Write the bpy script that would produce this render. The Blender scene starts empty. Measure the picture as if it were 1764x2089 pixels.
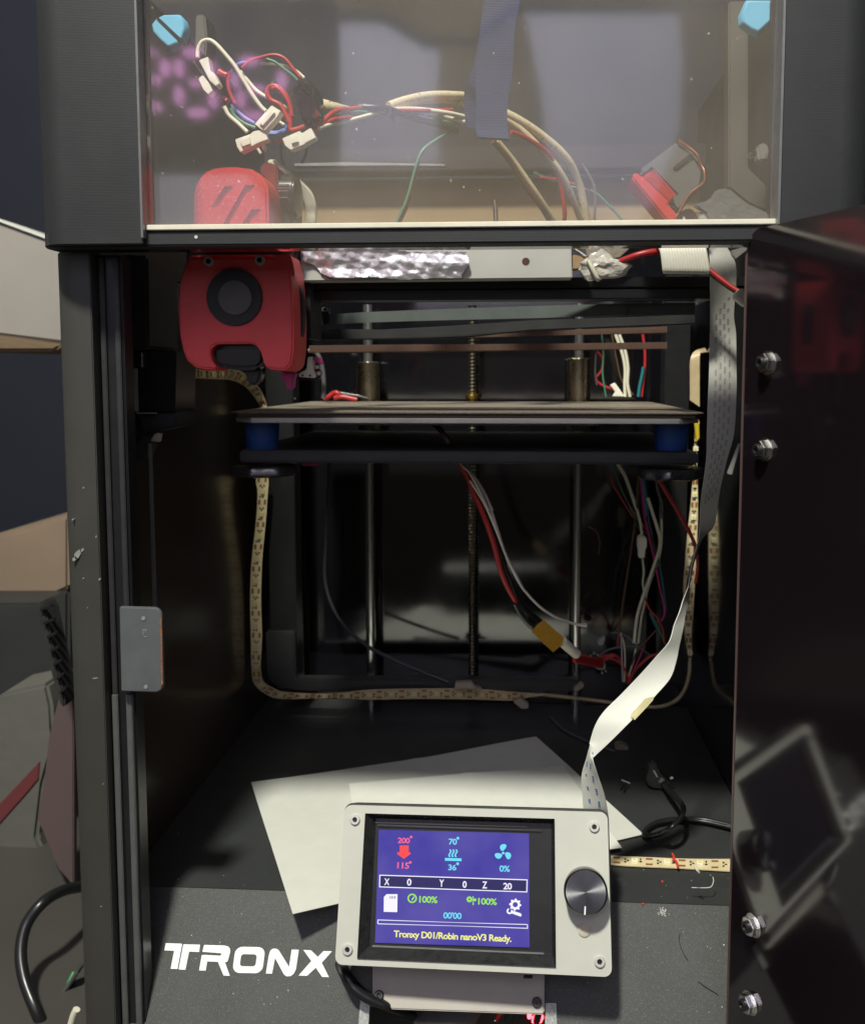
import bpy, bmesh, math, random
import numpy as np
from mathutils import Vector, Matrix, noise
random.seed(7)
PI = math.pi
scene = bpy.context.scene
C = scene.collection
# ------------------------------------------------------------------ camera
H0 = 0.40                       # lens height above the table
PITCH, YAW, FL, PX, PY = 4.8, 3.4, 1860.0, 950.0, 921.0
cam_d = bpy.data.cameras.new('camera')
cam = bpy.data.objects.new('camera', cam_d); C.objects.link(cam)
cam.location = (0, 0, H0)
cam.rotation_euler = (math.radians(90-PITCH), 0, math.radians(YAW))
cam_d.sensor_fit = 'HORIZONTAL'; cam_d.sensor_width = 36
cam_d.lens = FL/1764*36
cam_d.shift_x = -(PX-882)/1764
cam_d.shift_y = -(1044.5-PY)/1764
cam_d.clip_start = 0.01; cam_d.clip_end = 50
cam_d.dof.use_dof = True; cam_d.dof.focus_distance = 0.42; cam_d.dof.aperture_fstop = 21
scene.camera = cam
# ------------------------------------------------------------------ world, lamp, exposure
w = bpy.data.worlds.new('World'); scene.world = w; w.use_nodes = True
w.node_tree.nodes['Background'].inputs[0].default_value = (0.57, 0.59, 0.60, 1)
w.node_tree.nodes['Background'].inputs[1].default_value = 0.19
ld = bpy.data.lights.new('ceiling_lamp', 'POINT'); ld.energy = 162; ld.color = (0.99, 0.985, 0.87)
ld.shadow_soft_size = 0.075
lo = bpy.data.objects.new('ceiling_lamp', ld); lo.location = (-0.262, -0.335, H0+1.35); C.objects.link(lo)
scene.view_settings.view_transform = 'Standard'; scene.view_settings.look = 'None'
scene.view_settings.exposure = 0.12; scene.view_settings.gamma = 1
scene.cycles.max_bounces = 8; scene.cycles.transparent_max_bounces = 16

# ------------------------------------------------------------------ geometry helpers
Rm = Matrix.Rotation(math.radians(YAW), 3, 'Z') @ Matrix.Rotation(math.radians(90-PITCH), 3, 'X')
EYE = Vector((0, 0, H0))
def ray(x, y): return Rm @ Vector(((x-PX)/FL, -(y-PY)/FL, -1))
def at(x, y, Y):                # photo pixel -> point at depth Y
    r = ray(x, y); return EYE + r*(Y/r.y)
def atz(x, y, z):               # photo pixel -> point on the level z
    r = ray(x, y); return EYE + r*((z-H0)/r.z)
def atp(x, y, p0, n):           # photo pixel -> point on a plane
    r = ray(x, y); return EYE + r*((p0-EYE).dot(n)/r.dot(n))
def crop(ox, oy, s): return lambda x, y: ((x/s+ox)*.6138, (y/s+oy)*.6138)
cA = crop(0,0,1.47); cB = crop(1100,0,.9944); cC = crop(0,700,1.47); cD = crop(900,700,1.6036); cE = crop(1900,700,1.811)
cF = crop(0,1600,1.47); cG = crop(1000,1600,1.764); cH = crop(1800,1500,1.6425); cI = crop(0,2400,1.47); cJ = crop(1050,2600,1.68)
cK = crop(1900,2350,1.811); cL = crop(520,3100,2.94); cM = crop(560,100,2.94); cN = crop(560,500,2.6117); cO = crop(1900,1500,2.3217)
cQ = crop(2000,350,2.52); cS = crop(1200,2700,2.94); cT = crop(1100,3150,2.205); cU = crop(950,780,1.6036); cV = crop(300,700,2.09)
cW = crop(0,1700,1.226)
ID = lambda x, y: (x, y)

world_loc = {}
def tag(o, label=None, cat=None, group=None, kind=None):
    if label: o['label'] = label
    if cat: o['category'] = cat
    if group: o['group'] = group
    if kind: o['kind'] = kind
    return o
def empty(name, loc, label=None, cat=None, group=None):
    o = bpy.data.objects.new(name, None); o.empty_display_size = .01; C.objects.link(o)
    o.location = loc; world_loc[o.name] = Vector(loc)
    return tag(o, label, cat, group)
def mk(name, vs, fs, m, parent=None, smooth=False, uv=None, sharp=None):
    vs = [Vector(v) for v in vs]
    lo_ = Vector([min(v[i] for v in vs) for i in range(3)]); hi = Vector([max(v[i] for v in vs) for i in range(3)])
    c = (lo_+hi)/2
    me = bpy.data.meshes.new(name)
    me.from_pydata([v-c for v in vs], [], fs)
    if uv:
        l = me.uv_layers.new(name='UVMap')
        for p in me.polygons:
            for li in p.loop_indices: l.data[li].uv = uv[me.loops[li].vertex_index]
    bm = bmesh.new(); bm.from_mesh(me); bmesh.ops.recalc_face_normals(bm, faces=bm.faces); bm.to_mesh(me); bm.free()
    if smooth:
        me.polygons.foreach_set('use_smooth', [True]*len(me.polygons))
        me.set_sharp_from_angle(angle=math.radians(sharp or 40))
    me.materials.append(m)
    o = bpy.data.objects.new(name, me); C.objects.link(o)
    world_loc[o.name] = c
    if parent: o.parent = parent; o.location = c-world_loc[parent.name]
    else: o.location = c
    return o
class G:                        # mesh gatherer
    def __init__(s): s.v = []; s.f = []; s.uv = []
    def add(s, vs, fs, uv=None):
        n = len(s.v); s.v += [Vector(v) for v in vs]; s.f += [tuple(i+n for i in f) for f in fs]
        s.uv += uv if uv else [(0, 0)]*len(vs); return s
    def out(s, name, m, parent=None, **k): return mk(name, s.v, s.f, m, parent, **k)
BOXF = [(0,1,2,3),(7,6,5,4),(0,4,5,1),(1,5,6,2),(2,6,7,3),(3,7,4,0)]
def box_vf(a, b):
    x0,y0,z0 = a; x1,y1,z1 = b
    return [(x0,y0,z0),(x1,y0,z0),(x1,y0,z1),(x0,y0,z1),(x0,y1,z0),(x1,y1,z0),(x1,y1,z1),(x0,y1,z1)], BOXF
def bevelled(vs, fs, r, seg=2):
    if r <= 0: return vs, fs
    bm = bmesh.new(); bv = [bm.verts.new(v) for v in vs]
    for f in fs: bm.faces.new([bv[i] for i in f])
    bmesh.ops.recalc_face_normals(bm, faces=bm.faces)
    es = [e for e in bm.edges if len(e.link_faces) == 2 and e.calc_face_angle(0) > .5]
    bmesh.ops.bevel(bm, geom=es, offset=r, segments=seg, affect='EDGES', clamp_overlap=True)
    bm.verts.index_update()
    v = [x.co.copy() for x in bm.verts]; f = [tuple(q.index for q in x.verts) for x in bm.faces]; bm.free()
    return v, f
def box(name, a, b, m, parent=None, bev=.0004):
    v, f = box_vf(a, b); v, f = bevelled(v, f, bev); return mk(name, v, f, m, parent, smooth=True)
def hexa(name, p, m, parent=None, bev=.0003):       # 8 points: front 4, back 4
    v, f = bevelled([Vector(q) for q in p], BOXF, bev); return mk(name, v, f, m, parent, smooth=True)
def prism_vf(front, back):
    n = len(front)
    return list(front)+list(back), [tuple(range(n)), tuple(range(2*n-1, n-1, -1))]+[(i, (i+1)%n, n+(i+1)%n, n+i) for i in range(n)]
def ext(name, pts, Y, th, m, parent=None, cr=ID, bev=.0004, cham=0, chs=.94, dirv=None):
    """outline from the photo set at its own distance Y and given real depth th (backwards)"""
    P = [at(*cr(x, y), Y+(cham if cham else 0)) for x, y in pts]
    d = Vector(dirv) if dirv else Vector((0, 1, 0))
    if cham:
        c = sum(P, Vector())/len(P)
        F = [c+(p-c)*chs for p in P]
        for q in F: q.y = Y
        n = len(P); B = [p+d*(th-cham) for p in P]
        v = F+P+B
        f = [tuple(range(n)), tuple(range(3*n-1, 2*n-1, -1))]
        for k in (0, 1): f += [(k*n+i, k*n+(i+1)%n, (k+1)*n+(i+1)%n, (k+1)*n+i) for i in range(n)]
    else: v, f = prism_vf(P, [p+d*th for p in P])
    if bev: v, f = bevelled(v, f, bev)
    return mk(name, v, f, m, parent, smooth=True, sharp=35)
def cyl_vf(c, ax, r, h, n=24, r2=None, ref=None):
    ax = Vector(ax).normalized(); u = (ax.orthogonal() if ref is None else Vector(ref)).normalized(); v = ax.cross(u)
    r2 = r if r2 is None else r2; c = Vector(c)
    A = [c+(u*math.cos(t)+v*math.sin(t))*r for t in [2*PI*i/n for i in range(n)]]
    B = [c+ax*h+(u*math.cos(t)+v*math.sin(t))*r2 for t in [2*PI*i/n for i in range(n)]]
    return prism_vf(A, B)
def cyl(name, c, ax, r, h, m, parent=None, n=28, r2=None, bev=.0003):
    v, f = cyl_vf(c, ax, r, h, n, r2); v, f = bevelled(v, f, bev); return mk(name, v, f, m, parent, smooth=True)
def lathe_vf(c, ax, prof, n=28):
    ax = Vector(ax).normalized(); u = ax.orthogonal().normalized(); w_ = ax.cross(u); c = Vector(c)
    v = []; f = []
    for (r, h) in prof:
        for i in range(n):
            t = 2*PI*i/n; v.append(c+ax*h+(u*math.cos(t)+w_*math.sin(t))*max(r, 1e-6))
    for k in range(len(prof)-1):
        for i in range(n): f.append((k*n+i, k*n+(i+1)%n, (k+1)*n+(i+1)%n, (k+1)*n+i))
    f.append(tuple(range(n))); f.append(tuple(range((len(prof)-1)*n, len(prof)*n)))
    return v, f
def lathe(name, c, ax, prof, m, parent=None, n=28):
    return mk(name, *lathe_vf(c, ax, prof, n), m, parent, smooth=True)
def catmull(P, k=8):
    P = [Vector(p) for p in P]
    if len(P) == 2: return [P[0].lerp(P[1], i/k) for i in range(k+1)]
    Q = [P[0]*2-P[1]]+P+[P[-1]*2-P[-2]]; out = []
    for i in range(1, len(Q)-2):
        a, b, c, d = Q[i-1:i+3]
        for j in range(k):
            t = j/k; out.append(.5*((2*b)+(c-a)*t+(2*a-5*b+4*c-d)*t*t+(3*b-a-3*c+d)*t**3))
    out.append(P[-1]); return out
def tube_vf(pts, r, n=8, k=8):
    S = catmull(pts, k); v = []; f = []; u = None
    for i, p in enumerate(S):
        t = (S[min(i+1, len(S)-1)]-S[max(i-1, 0)]).normalized()
        if u is None: u = t.orthogonal().normalized()
        u = (u-t*u.dot(t)).normalized(); w_ = t.cross(u)
        for j in range(n): a = 2*PI*j/n; v.append(p+(u*math.cos(a)+w_*math.sin(a))*r)
    for i in range(len(S)-1):
        for j in range(n): f.append((i*n+j, i*n+(j+1)%n, (i+1)*n+(j+1)%n, (i+1)*n+j))
    f.append(tuple(range(n))); f.append(tuple(range((len(S)-1)*n, len(S)*n)))
    return v, f
def wire(name, cr, pts, r, m, parent=None, n=8, k=8):
    return mk(name, *tube_vf([at(*cr(x, y), Y) for x, y, Y in pts], r, n, k), m, parent, smooth=True, sharp=80)
def strip_vf(Lp, Rp, th=.0003, k=6, nu=6):
    """flat flexible strip between two edge lines, with thickness"""
    A = catmull(Lp, k); B = catmull(Rp, k); v = []; uv = []; nrm = []
    n = len(A); L = 0; Ls = [0]
    for i in range(1, n): L += ((A[i]+B[i])/2-(A[i-1]+B[i-1])/2).length; Ls.append(L)
    for i in range(n):
        t = ((A[min(i+1, n-1)]+B[min(i+1, n-1)])-(A[max(i-1, 0)]+B[max(i-1, 0)]))
        q = t.cross(B[i]-A[i]); nrm.append(q.normalized() if q.length > 1e-12 else (nrm[-1] if nrm else Vector((0,-1,0))))
    for s in (0, 1):
        for i in range(n):
            for j in range(nu+1):
                v.append(A[i].lerp(B[i], j/nu)+nrm[i]*th*(s-.5)); uv.append((j/nu, Ls[i]))
    f = []; m_ = nu+1; N = n*m_
    for i in range(n-1):
        for j in range(nu):
            a = i*m_+j; f.append((a, a+1, a+m_+1, a+m_)); f.append((N+a, N+a+m_, N+a+m_+1, N+a+1))
        a = i*m_; f.append((a, a+m_, N+a+m_, N+a)); a = i*m_+nu; f.append((a, N+a, N+a+m_, a+m_))
    for i in (0, n-1):
        for j in range(nu): a = i*m_+j; f.append((a, N+a, N+a+1, a+1))
    return v, f, uv, (A, B, nrm, Ls)
def strip_at(info, u, s):                               # point and frame on a strip
    A, B, nrm, Ls = info
    s = max(0, min(Ls[-1]-1e-6, s)); i = max(0, min(len(Ls)-2, int(np.searchsorted(Ls, s))-1))
    t = (s-Ls[i])/max(1e-9, Ls[i+1]-Ls[i])
    a = A[i].lerp(A[i+1], t); b = B[i].lerp(B[i+1], t); n = nrm[i]
    if n.dot(EYE-a) < 0: n = -n
    x = (b-a).normalized(); d = ((A[i+1]+B[i+1])-(A[i]+B[i])).normalized()
    return a.lerp(b, u), x, d, n
def blob_box(g, c, x, d, n, sx, sd, h):
    g.add([c+x*sx*a+d*sd*b+n*h*q for q in (0, 1) for a, b in ((-.5,-.5),(.5,-.5),(.5,.5),(-.5,.5))], BOXF)

# ------------------------------------------------------------------ materials (all procedural)
def lin(c):
    c = c/255; return c/12.92 if c <= .04045 else ((c+.055)/1.055)**2.4
def S(r, g, b, k=1): return (lin(r)*k, lin(g)*k, lin(b)*k)
def mat(name, col, rough=.5, metal=0, var=0, vs=60, bump=0, bs=400, bd=.0003, ior=1.5, spec=.5, emit=None, es=0, wave=None, speck=None, aniso=0, coat=0, dirt=None):
    m = bpy.data.materials.new(name); m.use_nodes = True; T = m.node_tree; N = T.nodes; b = N['Principled BSDF']
    b.inputs['Base Color'].default_value = (*col, 1); b.inputs['Roughness'].default_value = rough; b.inputs['Metallic'].default_value = metal
    b.inputs['IOR'].default_value = ior; b.inputs['Specular IOR Level'].default_value = spec
    if coat: b.inputs['Coat Weight'].default_value = coat; b.inputs['Coat Roughness'].default_value = .08
    if aniso: b.inputs['Anisotropic'].default_value = aniso
    tc = N.new('ShaderNodeTexCoord'); cur = None
    def L(a, c): T.links.new(a, c)
    def nz(scale, det=4, ro=.6):
        n = N.new('ShaderNodeTexNoise'); n.inputs['Scale'].default_value = scale; n.inputs['Detail'].default_value = det; n.inputs['Roughness'].default_value = ro
        L(tc.outputs['Object'], n.inputs['Vector']); return n.outputs['Fac']
    if var:
        n = nz(vs); rp = N.new('ShaderNodeMapRange'); rp.inputs['From Min'].default_value = .3; rp.inputs['From Max'].default_value = .7
        rp.inputs['To Min'].default_value = 1-var; rp.inputs['To Max'].default_value = 1+var; L(n, rp.inputs['Value'])
        mx = N.new('ShaderNodeVectorMath'); mx.operation = 'SCALE'; mx.inputs[0].default_value = col; L(rp.outputs[0], mx.inputs['Scale']); cur = mx.outputs[0]
        rr = N.new('ShaderNodeMapRange'); rr.inputs['To Min'].default_value = max(.02, rough-.08); rr.inputs['To Max'].default_value = min(1, rough+.1)
        L(nz(vs*2.3), rr.inputs['Value']); L(rr.outputs[0], b.inputs['Roughness'])
    def over(fac, c2):
        nonlocal cur
        mx = N.new('ShaderNodeMix'); mx.data_type = 'RGBA'; L(fac, mx.inputs['Factor'])
        if cur: L(cur, mx.inputs['A'])
        else: mx.inputs['A'].default_value = (*col, 1)
        mx.inputs['B'].default_value = (*c2, 1); cur = mx.outputs['Result']
    if speck:                   # (scale, threshold, colour) small flecks that stay on the surface
        sc, th, c2 = speck; n = nz(sc, 2, .5); gt = N.new('ShaderNodeMapRange'); gt.inputs['From Min'].default_value = th; gt.inputs['From Max'].default_value = th+.06; L(n, gt.inputs['Value']); over(gt.outputs[0], c2)
    if dirt:
        sc, th, c2, amt = dirt; n = nz(sc, 8, .75); gt = N.new('ShaderNodeMapRange'); gt.inputs['From Min'].default_value = th; gt.inputs['From Max'].default_value = th+.2; gt.inputs['To Max'].default_value = amt; L(n, gt.inputs['Value']); over(gt.outputs[0], c2)
    if cur: L(cur, b.inputs['Base Color'])
    hsum = None
    if bump: hsum = nz(bs, 3, .6)
    if wave:                    # (axis, pitch scale, weight) layer lines / teeth
        wv = N.new('ShaderNodeTexWave'); wv.bands_direction = wave[0]; wv.inputs['Scale'].default_value = wave[1]; wv.inputs['Distortion'].default_value = wave[3] if len(wave) > 3 else .3
        wv.inputs['Detail'].default_value = 1
        L(tc.outputs['UV' if len(wave) > 4 else 'Object'], wv.inputs['Vector'])
        ml = N.new('ShaderNodeMath'); ml.operation = 'MULTIPLY'; ml.inputs[1].default_value = wave[2]; L(wv.outputs['Fac'], ml.inputs[0])
        if hsum: ad = N.new('ShaderNodeMath'); L(hsum, ad.inputs[0]); L(ml.outputs[0], ad.inputs[1]); hsum = ad.outputs[0]
        else: hsum = ml.outputs[0]
    if hsum:
        bp = N.new('ShaderNodeBump'); bp.inputs['Strength'].default_value = bump or .5; bp.inputs['Distance'].default_value = bd; L(hsum, bp.inputs['Height']); L(bp.outputs[0], b.inputs['Normal'])
    if emit: b.inputs['Emission Color'].default_value = (*emit, 1); b.inputs['Emission Strength'].default_value = es
    return m
M = {}
M['printed_black'] = mat('black_printed_plastic', (.021,.0225,.0225), .52, wave=('Z', 520, .6, .4), bump=.22, bs=900, bd=.00012, var=.12, vs=25, dirt=(130,.66,(.2,.2,.19),.25))
M['pillar'] = mat('powder_coated_pillar', (.048,.047,.041), .46, var=.08, vs=40, bump=.18, bs=2500, bd=.0001, dirt=(260,.72,(.3,.29,.26),.5))
M['frame_black'] = mat('black_frame', (.014,.014,.015), .34, var=.15, vs=80, bump=.1, bs=1500, bd=.0001)
M['matte_black'] = mat('matte_black_plastic', (.027,.027,.028), .5, var=.2, vs=60, bump=.15, bs=900)
M['gloss_black'] = mat('glossy_black_acrylic', (.006,.006,.008), .06, ior=2.3, var=.1, vs=12, dirt=(90,.62,(.06,.06,.06),.12))
M['knob_black'] = mat('shiny_black_plastic', (.026,.026,.026), .2, ior=1.8)
M['side_wall'] = mat('brown_black_acrylic', (.036,.026,.020), .19, ior=1.42, var=.1, vs=10, dirt=(60,.6,(.07,.06,.05),.15))
M['door'] = mat('tinted_black_door_acrylic', (.009,.006,.008), .025, ior=2.3, var=.08, vs=9, dirt=(140,.66,(.10,.09,.1),.07))
M['floor'] = mat('black_coated_sheet', (.029,.031,.031), .5, var=.12, vs=20, bump=.5, bs=2600, bd=.00012, speck=(900,.70,(.11,.11,.10)), dirt=(50,.62,(.08,.08,.075),.25))
M['panel'] = mat('grey_black_textured_sheet', (.050,.051,.049), .55, var=.10, vs=30, bump=.6, bs=2400, bd=.00018, speck=(1900,.58,(.10,.102,.098)), dirt=(45,.62,(.16,.16,.15),.25))
M['white_print'] = mat('white_logo_print', (.86,.88,.84), .5, var=.04, vs=120, speck=(420,.70,(.45,.46,.43)))
M['paper_slip'] = mat('bright_white_paper', (.64,.645,.585), .8, var=.03, vs=90, bump=.25, bs=900, bd=.0002)
M['paper'] = mat('white_paper', (.55,.555,.50), .8, var=.03, vs=90, bump=.25, bs=900, bd=.0002, speck=(700,.72,(.50,.49,.43)))
M['white_plastic'] = mat('off_white_printed_plastic', (.58,.58,.53), .5, wave=('Z', 700, .5, .2), bump=.15, bs=1200, bd=.00008, var=.04, vs=50, dirt=(160,.64,(.38,.37,.32),.35))
M['face_white'] = mat('display_faceplate_plastic', (.50,.50,.445), .42, var=.03, vs=60, bump=.12, bs=1600, bd=.0001, dirt=(120,.63,(.42,.40,.34),.4))
M['grey_cover'] = mat('grey_printed_cover', (.42,.385,.34), .6, wave=('Z', 650, .4, .3), bump=.15, bs=1200, bd=.0001, var=.06, vs=40)
M['red'] = mat('red_printed_plastic', (.72,.028,.03), .42, wave=('Z', 560, .5, .3), bump=.3, bs=1400, bd=.0001, var=.1, vs=60, speck=(1500,.66,(1.0,.55,.5)))
M['red_head'] = mat('red_printed_shell', (.86,.085,.09), .42, wave=('Z', 560, .5, .3), bump=.3, bs=1400, bd=.0001, var=.08, vs=60, dirt=(150,.64,(.35,.03,.03),.4))
M['red_bright'] = mat('bright_red_plastic', (.75,.03,.03), .5, wave=('Z', 500, .5, .3), bump=.2, bs=900, bd=.0001)
M['grey_plastic'] = mat('grey_plastic_shell', (.15,.157,.15), .5, var=.1, vs=90, bump=.2, bs=900)
M['grey_bracket'] = mat('grey_bracket_paint', (.075,.07,.06), .5, var=.1, vs=50)
M['magnet'] = mat('zinc_plate_steel', (.20,.21,.22), .42, metal=.55, var=.1, vs=60, bump=.2, bs=1500, bd=.0001, dirt=(330,.68,(.42,.36,.26),.7))
M['copper_edge'] = mat('worn_copper_edge', (.30,.11,.035), .5, var=.5, vs=600, speck=(700,.5,(.12,.12,.12)))
M['alu'] = mat('bare_aluminium_edge', (.22,.225,.22), .36, metal=.6, var=.1, vs=120)
M['steel'] = mat('polished_steel', (.86,.85,.82), .20, metal=1)
M['rod'] = mat('hardened_rod_steel', (.90,.90,.88), .22, metal=.95)
M['screw'] = mat('screw_steel', (.62,.61,.58), .30, metal=.35, var=.15, vs=800)
M['brass'] = mat('bearing_brass_steel', (.40,.345,.24), .28, metal=1, var=.1, vs=90)
M['brassnut'] = mat('brass_nut', (.50,.34,.10), .35, metal=1)
M['thread'] = mat('threaded_rod_steel', (.32,.29,.23), .3, metal=1)
M['bed'] = mat('textured_powder_sheet', (.16,.13,.10), .5, speck=(2600,.55,(.50,.43,.34)), bump=.8, bs=3200, bd=.0002)
M['bed_mag'] = mat('dark_brown_magnet_sheet', (.035,.022,.014), .5, var=.1)
M['bed_alu'] = mat('bed_aluminium_plate', (.55,.54,.50), .4, metal=.35, var=.08)
M['blue'] = mat('blue_silicone', (.022,.075,.28), .5, var=.08, vs=80)
M['belt'] = mat('toothed_belt_rubber', (.10,.055,.038), .7, wave=('X', 260, 1.0, 0), bump=.0, bd=.0006)
M['belt_flat'] = mat('flat_grey_belt', (.09,.105,.10), .55, var=.12, vs=70, bump=.2, bs=1500)
M['foil'] = mat('crumpled_aluminium_foil', (.94,.92,.93), .27, metal=.8, bump=.35, bs=260, bd=.0006)
M['ribbon'] = mat('white_ribbon_cable', (.60,.60,.54), .42, wave=('X', 5.4, .8, 0, 1), bump=.0, bd=.0002, var=.03)
M['ribbon_bold'] = mat('ribbed_ribbon_cable', (.62,.60,.52), .45, wave=('X', 2.6, 1.2, 0, 1), bump=.0, bd=.0009, var=.04)
M['print_blue'] = mat('blue_cable_print', (.05,.14,.33), .6)
M['print_dark'] = mat('dark_cable_print', (.36,.36,.35), .6)
M['kapton'] = mat('yellow_tape_patch', (.55,.49,.27), .4, var=.1, vs=200)
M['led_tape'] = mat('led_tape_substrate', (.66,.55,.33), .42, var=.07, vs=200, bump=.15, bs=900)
M['led_tape_dim'] = mat('led_tape_substrate_darker', (.50,.39,.23), .45, var=.08, vs=200)  # darker version of the tape substrate colour
M['pad'] = mat('copper_solder_pad', (.25,.11,.035), .45, var=.2, vs=500)
M['resistor'] = mat('black_resistor', (.03,.028,.02), .4)
M['phosphor'] = mat('yellow_led_phosphor', (.80,.72,.16), .25)
M['cream'] = mat('cream_connector_nylon', (.84,.82,.70), .42, var=.05, vs=200)
M['xt'] = mat('amber_connector_nylon', (.62,.33,.03), .38, var=.08, vs=200, bump=.2, bs=900)
M['w_red'] = mat('red_wire_insulation', (.42,.028,.030), .38)
M['w_black'] = mat('black_wire_insulation', (.012,.012,.013), .3)
M['w_white'] = mat('white_wire_insulation', (.72,.69,.55), .4)
M['w_pinkwhite'] = mat('pinkish_white_wire', (.45,.38,.37), .4)
M['w_green'] = mat('green_wire_insulation', (.07,.20,.12), .4)
M['w_teal'] = mat('teal_wire_insulation', (.02,.17,.20), .4)
M['w_blue'] = mat('blue_wire_insulation', (.14,.20,.52), .4)
M['w_mag'] = mat('magenta_wire_insulation', (.45,.03,.16), .4)
M['w_brown'] = mat('brown_wire_insulation', (.11,.055,.03), .4)
M['w_grey'] = mat('grey_wire_insulation', (.10,.10,.10), .4)
M['sleeve'] = mat('cream_glass_sleeve', (.60,.52,.33), .7, wave=('DIAGONAL', 130, 1.0, .2), bump=.3, bs=1500, bd=.0006, speck=(500,.64,(.12,.09,.06)))
M['strap'] = mat('slate_blue_webbing', (.022,.036,.105), .85, wave=('Z', 380, .8, .4), bump=.6, bs=1500, bd=.0003, var=.12, vs=90)
M['cyan'] = mat('light_blue_plastic', (.16,.50,.72), .45, var=.05, vs=90)
M['pink'] = mat('magenta_silicone', (.45,.05,.20), .5)
M['tape_clear'] = mat('crumpled_clear_tape', (.55,.53,.46), .22, bump=.8, bs=260, bd=.001)
M['olive'] = mat('brown_fibreboard', (.27,.19,.10), .7, var=.12, vs=12, bump=.2, bs=400)
M['wood'] = mat('tan_stub_and_reflection', (.38,.26,.14), .6, var=.12, vs=60)
M['clear_old'] = mat('dusty_grey_plastic', (.26,.26,.24), .4, var=.2, vs=60)
M['debris'] = mat('pale_dust_crumbs', (.55,.54,.50), .7)
M['debris_red'] = mat('red_plastic_shaving', (.70,.05,.04), .4)
# clear hood acrylic: see-through, glossy, with a thin film of dust
def acrylic():
    m = bpy.data.materials.new('dusty_clear_acrylic'); m.use_nodes = True; T = m.node_tree; N = T.nodes; N.clear()
    o = N.new('ShaderNodeOutputMaterial'); tr = N.new('ShaderNodeBsdfTransparent'); tr.inputs[0].default_value = (.96,.95,.945,1)
    df = N.new('ShaderNodeBsdfDiffuse'); df.inputs[0].default_value = (.66,.60,.54,1)
    gl = N.new('ShaderNodeBsdfGlossy'); gl.inputs['Roughness'].default_value = .055
    tc = N.new('ShaderNodeTexCoord'); nz = N.new('ShaderNodeTexNoise'); nz.inputs['Scale'].default_value = 9; nz.inputs['Detail'].default_value = 5
    n2 = N.new('ShaderNodeTexNoise'); n2.inputs['Scale'].default_value = 420; n2.inputs['Detail'].default_value = 2
    for q in (nz, n2): T.links.new(tc.outputs['Object'], q.inputs['Vector'])
    mr = N.new('ShaderNodeMapRange'); mr.inputs['From Min'].default_value = .35; mr.inputs['From Max'].default_value = .7; mr.inputs['To Min'].default_value = .035; mr.inputs['To Max'].default_value = .095
    T.links.new(nz.outputs['Fac'], mr.inputs['Value'])
    m2 = N.new('ShaderNodeMapRange'); m2.inputs['From Min'].default_value = .76; m2.inputs['From Max'].default_value = .79; m2.inputs['To Max'].default_value = .5
    T.links.new(n2.outputs['Fac'], m2.inputs['Value'])
    ad = N.new('ShaderNodeMath'); T.links.new(mr.outputs[0], ad.inputs[0]); T.links.new(m2.outputs[0], ad.inputs[1])
    x1 = N.new('ShaderNodeMixShader'); T.links.new(ad.outputs[0], x1.inputs[0]); T.links.new(tr.outputs[0], x1.inputs[1]); T.links.new(df.outputs[0], x1.inputs[2])
    lw = N.new('ShaderNodeLayerWeight'); lw.inputs['Blend'].default_value = .5          # Schlick reflectance, the same on both faces
    pw = N.new('ShaderNodeMath'); pw.operation = 'POWER'; pw.inputs[1].default_value = 5; T.links.new(lw.outputs['Facing'], pw.inputs[0])
    fr = N.new('ShaderNodeMapRange'); fr.inputs['To Min'].default_value = .075; T.links.new(pw.outputs[0], fr.inputs['Value'])
    x2 = N.new('ShaderNodeMixShader'); T.links.new(fr.outputs[0], x2.inputs[0]); T.links.new(x1.outputs[0], x2.inputs[1]); T.links.new(gl.outputs[0], x2.inputs[2])
    T.links.new(x2.outputs[0], o.inputs['Surface']); return m
M['acrylic'] = acrylic()
def emis(name, col, k, lcd=False):
    m = mat(name, (.012,.012,.02) if lcd else tuple(c*.3 for c in col), .22 if lcd else .4, emit=col, es=k)
    if lcd:                      # a TN panel dims quickly away from its normal
        T = m.node_tree; lw = T.nodes.new('ShaderNodeLayerWeight'); lw.inputs['Blend'].default_value = .5
        mr = T.nodes.new('ShaderNodeMapRange'); mr.inputs['From Min'].default_value = .06; mr.inputs['From Max'].default_value = .16; mr.inputs['To Min'].default_value = k; mr.inputs['To Max'].default_value = 0
        T.links.new(lw.outputs['Facing'], mr.inputs['Value']); T.links.new(mr.outputs[0], m.node_tree.nodes['Principled BSDF'].inputs['Emission Strength'])
    return m
M['e_blue'] = emis('screen_blue_glow', S(62,52,158), .84, True)
T_ = M['e_blue'].node_tree; _tc = T_.nodes.new('ShaderNodeTexCoord'); _n = T_.nodes.new('ShaderNodeTexNoise'); _n.inputs['Scale'].default_value = 28; _n.inputs['Detail'].default_value = 3
_mx = T_.nodes.new('ShaderNodeMix'); _mx.data_type = 'RGBA'; _mx.inputs['A'].default_value = (*S(52,42,160),1); _mx.inputs['B'].default_value = (*S(92,82,172),1)
_mr = T_.nodes.new('ShaderNodeMapRange'); _mr.inputs['From Min'].default_value = .35; _mr.inputs['From Max'].default_value = .7
T_.links.new(_tc.outputs['Object'], _n.inputs['Vector']); T_.links.new(_n.outputs['Fac'], _mr.inputs['Value']); T_.links.new(_mr.outputs[0], _mx.inputs['Factor']); T_.links.new(_mx.outputs['Result'], T_.nodes['Principled BSDF'].inputs['Emission Color'])
M['e_white'] = emis('screen_white_glow', S(238,236,250), 1.0, True)
M['e_dark'] = emis('screen_navy_glow', S(30,24,92), .8, True)
M['e_red'] = emis('screen_red_glow', S(238,66,60), 1.0, True)
M['e_pink'] = emis('screen_pink_glow', S(240,96,140), 1.0, True)
M['e_cyan'] = emis('screen_cyan_glow', S(105,215,238), 1.0, True)
M['e_green'] = emis('screen_green_glow', S(150,225,70), 1.0, True)
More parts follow.
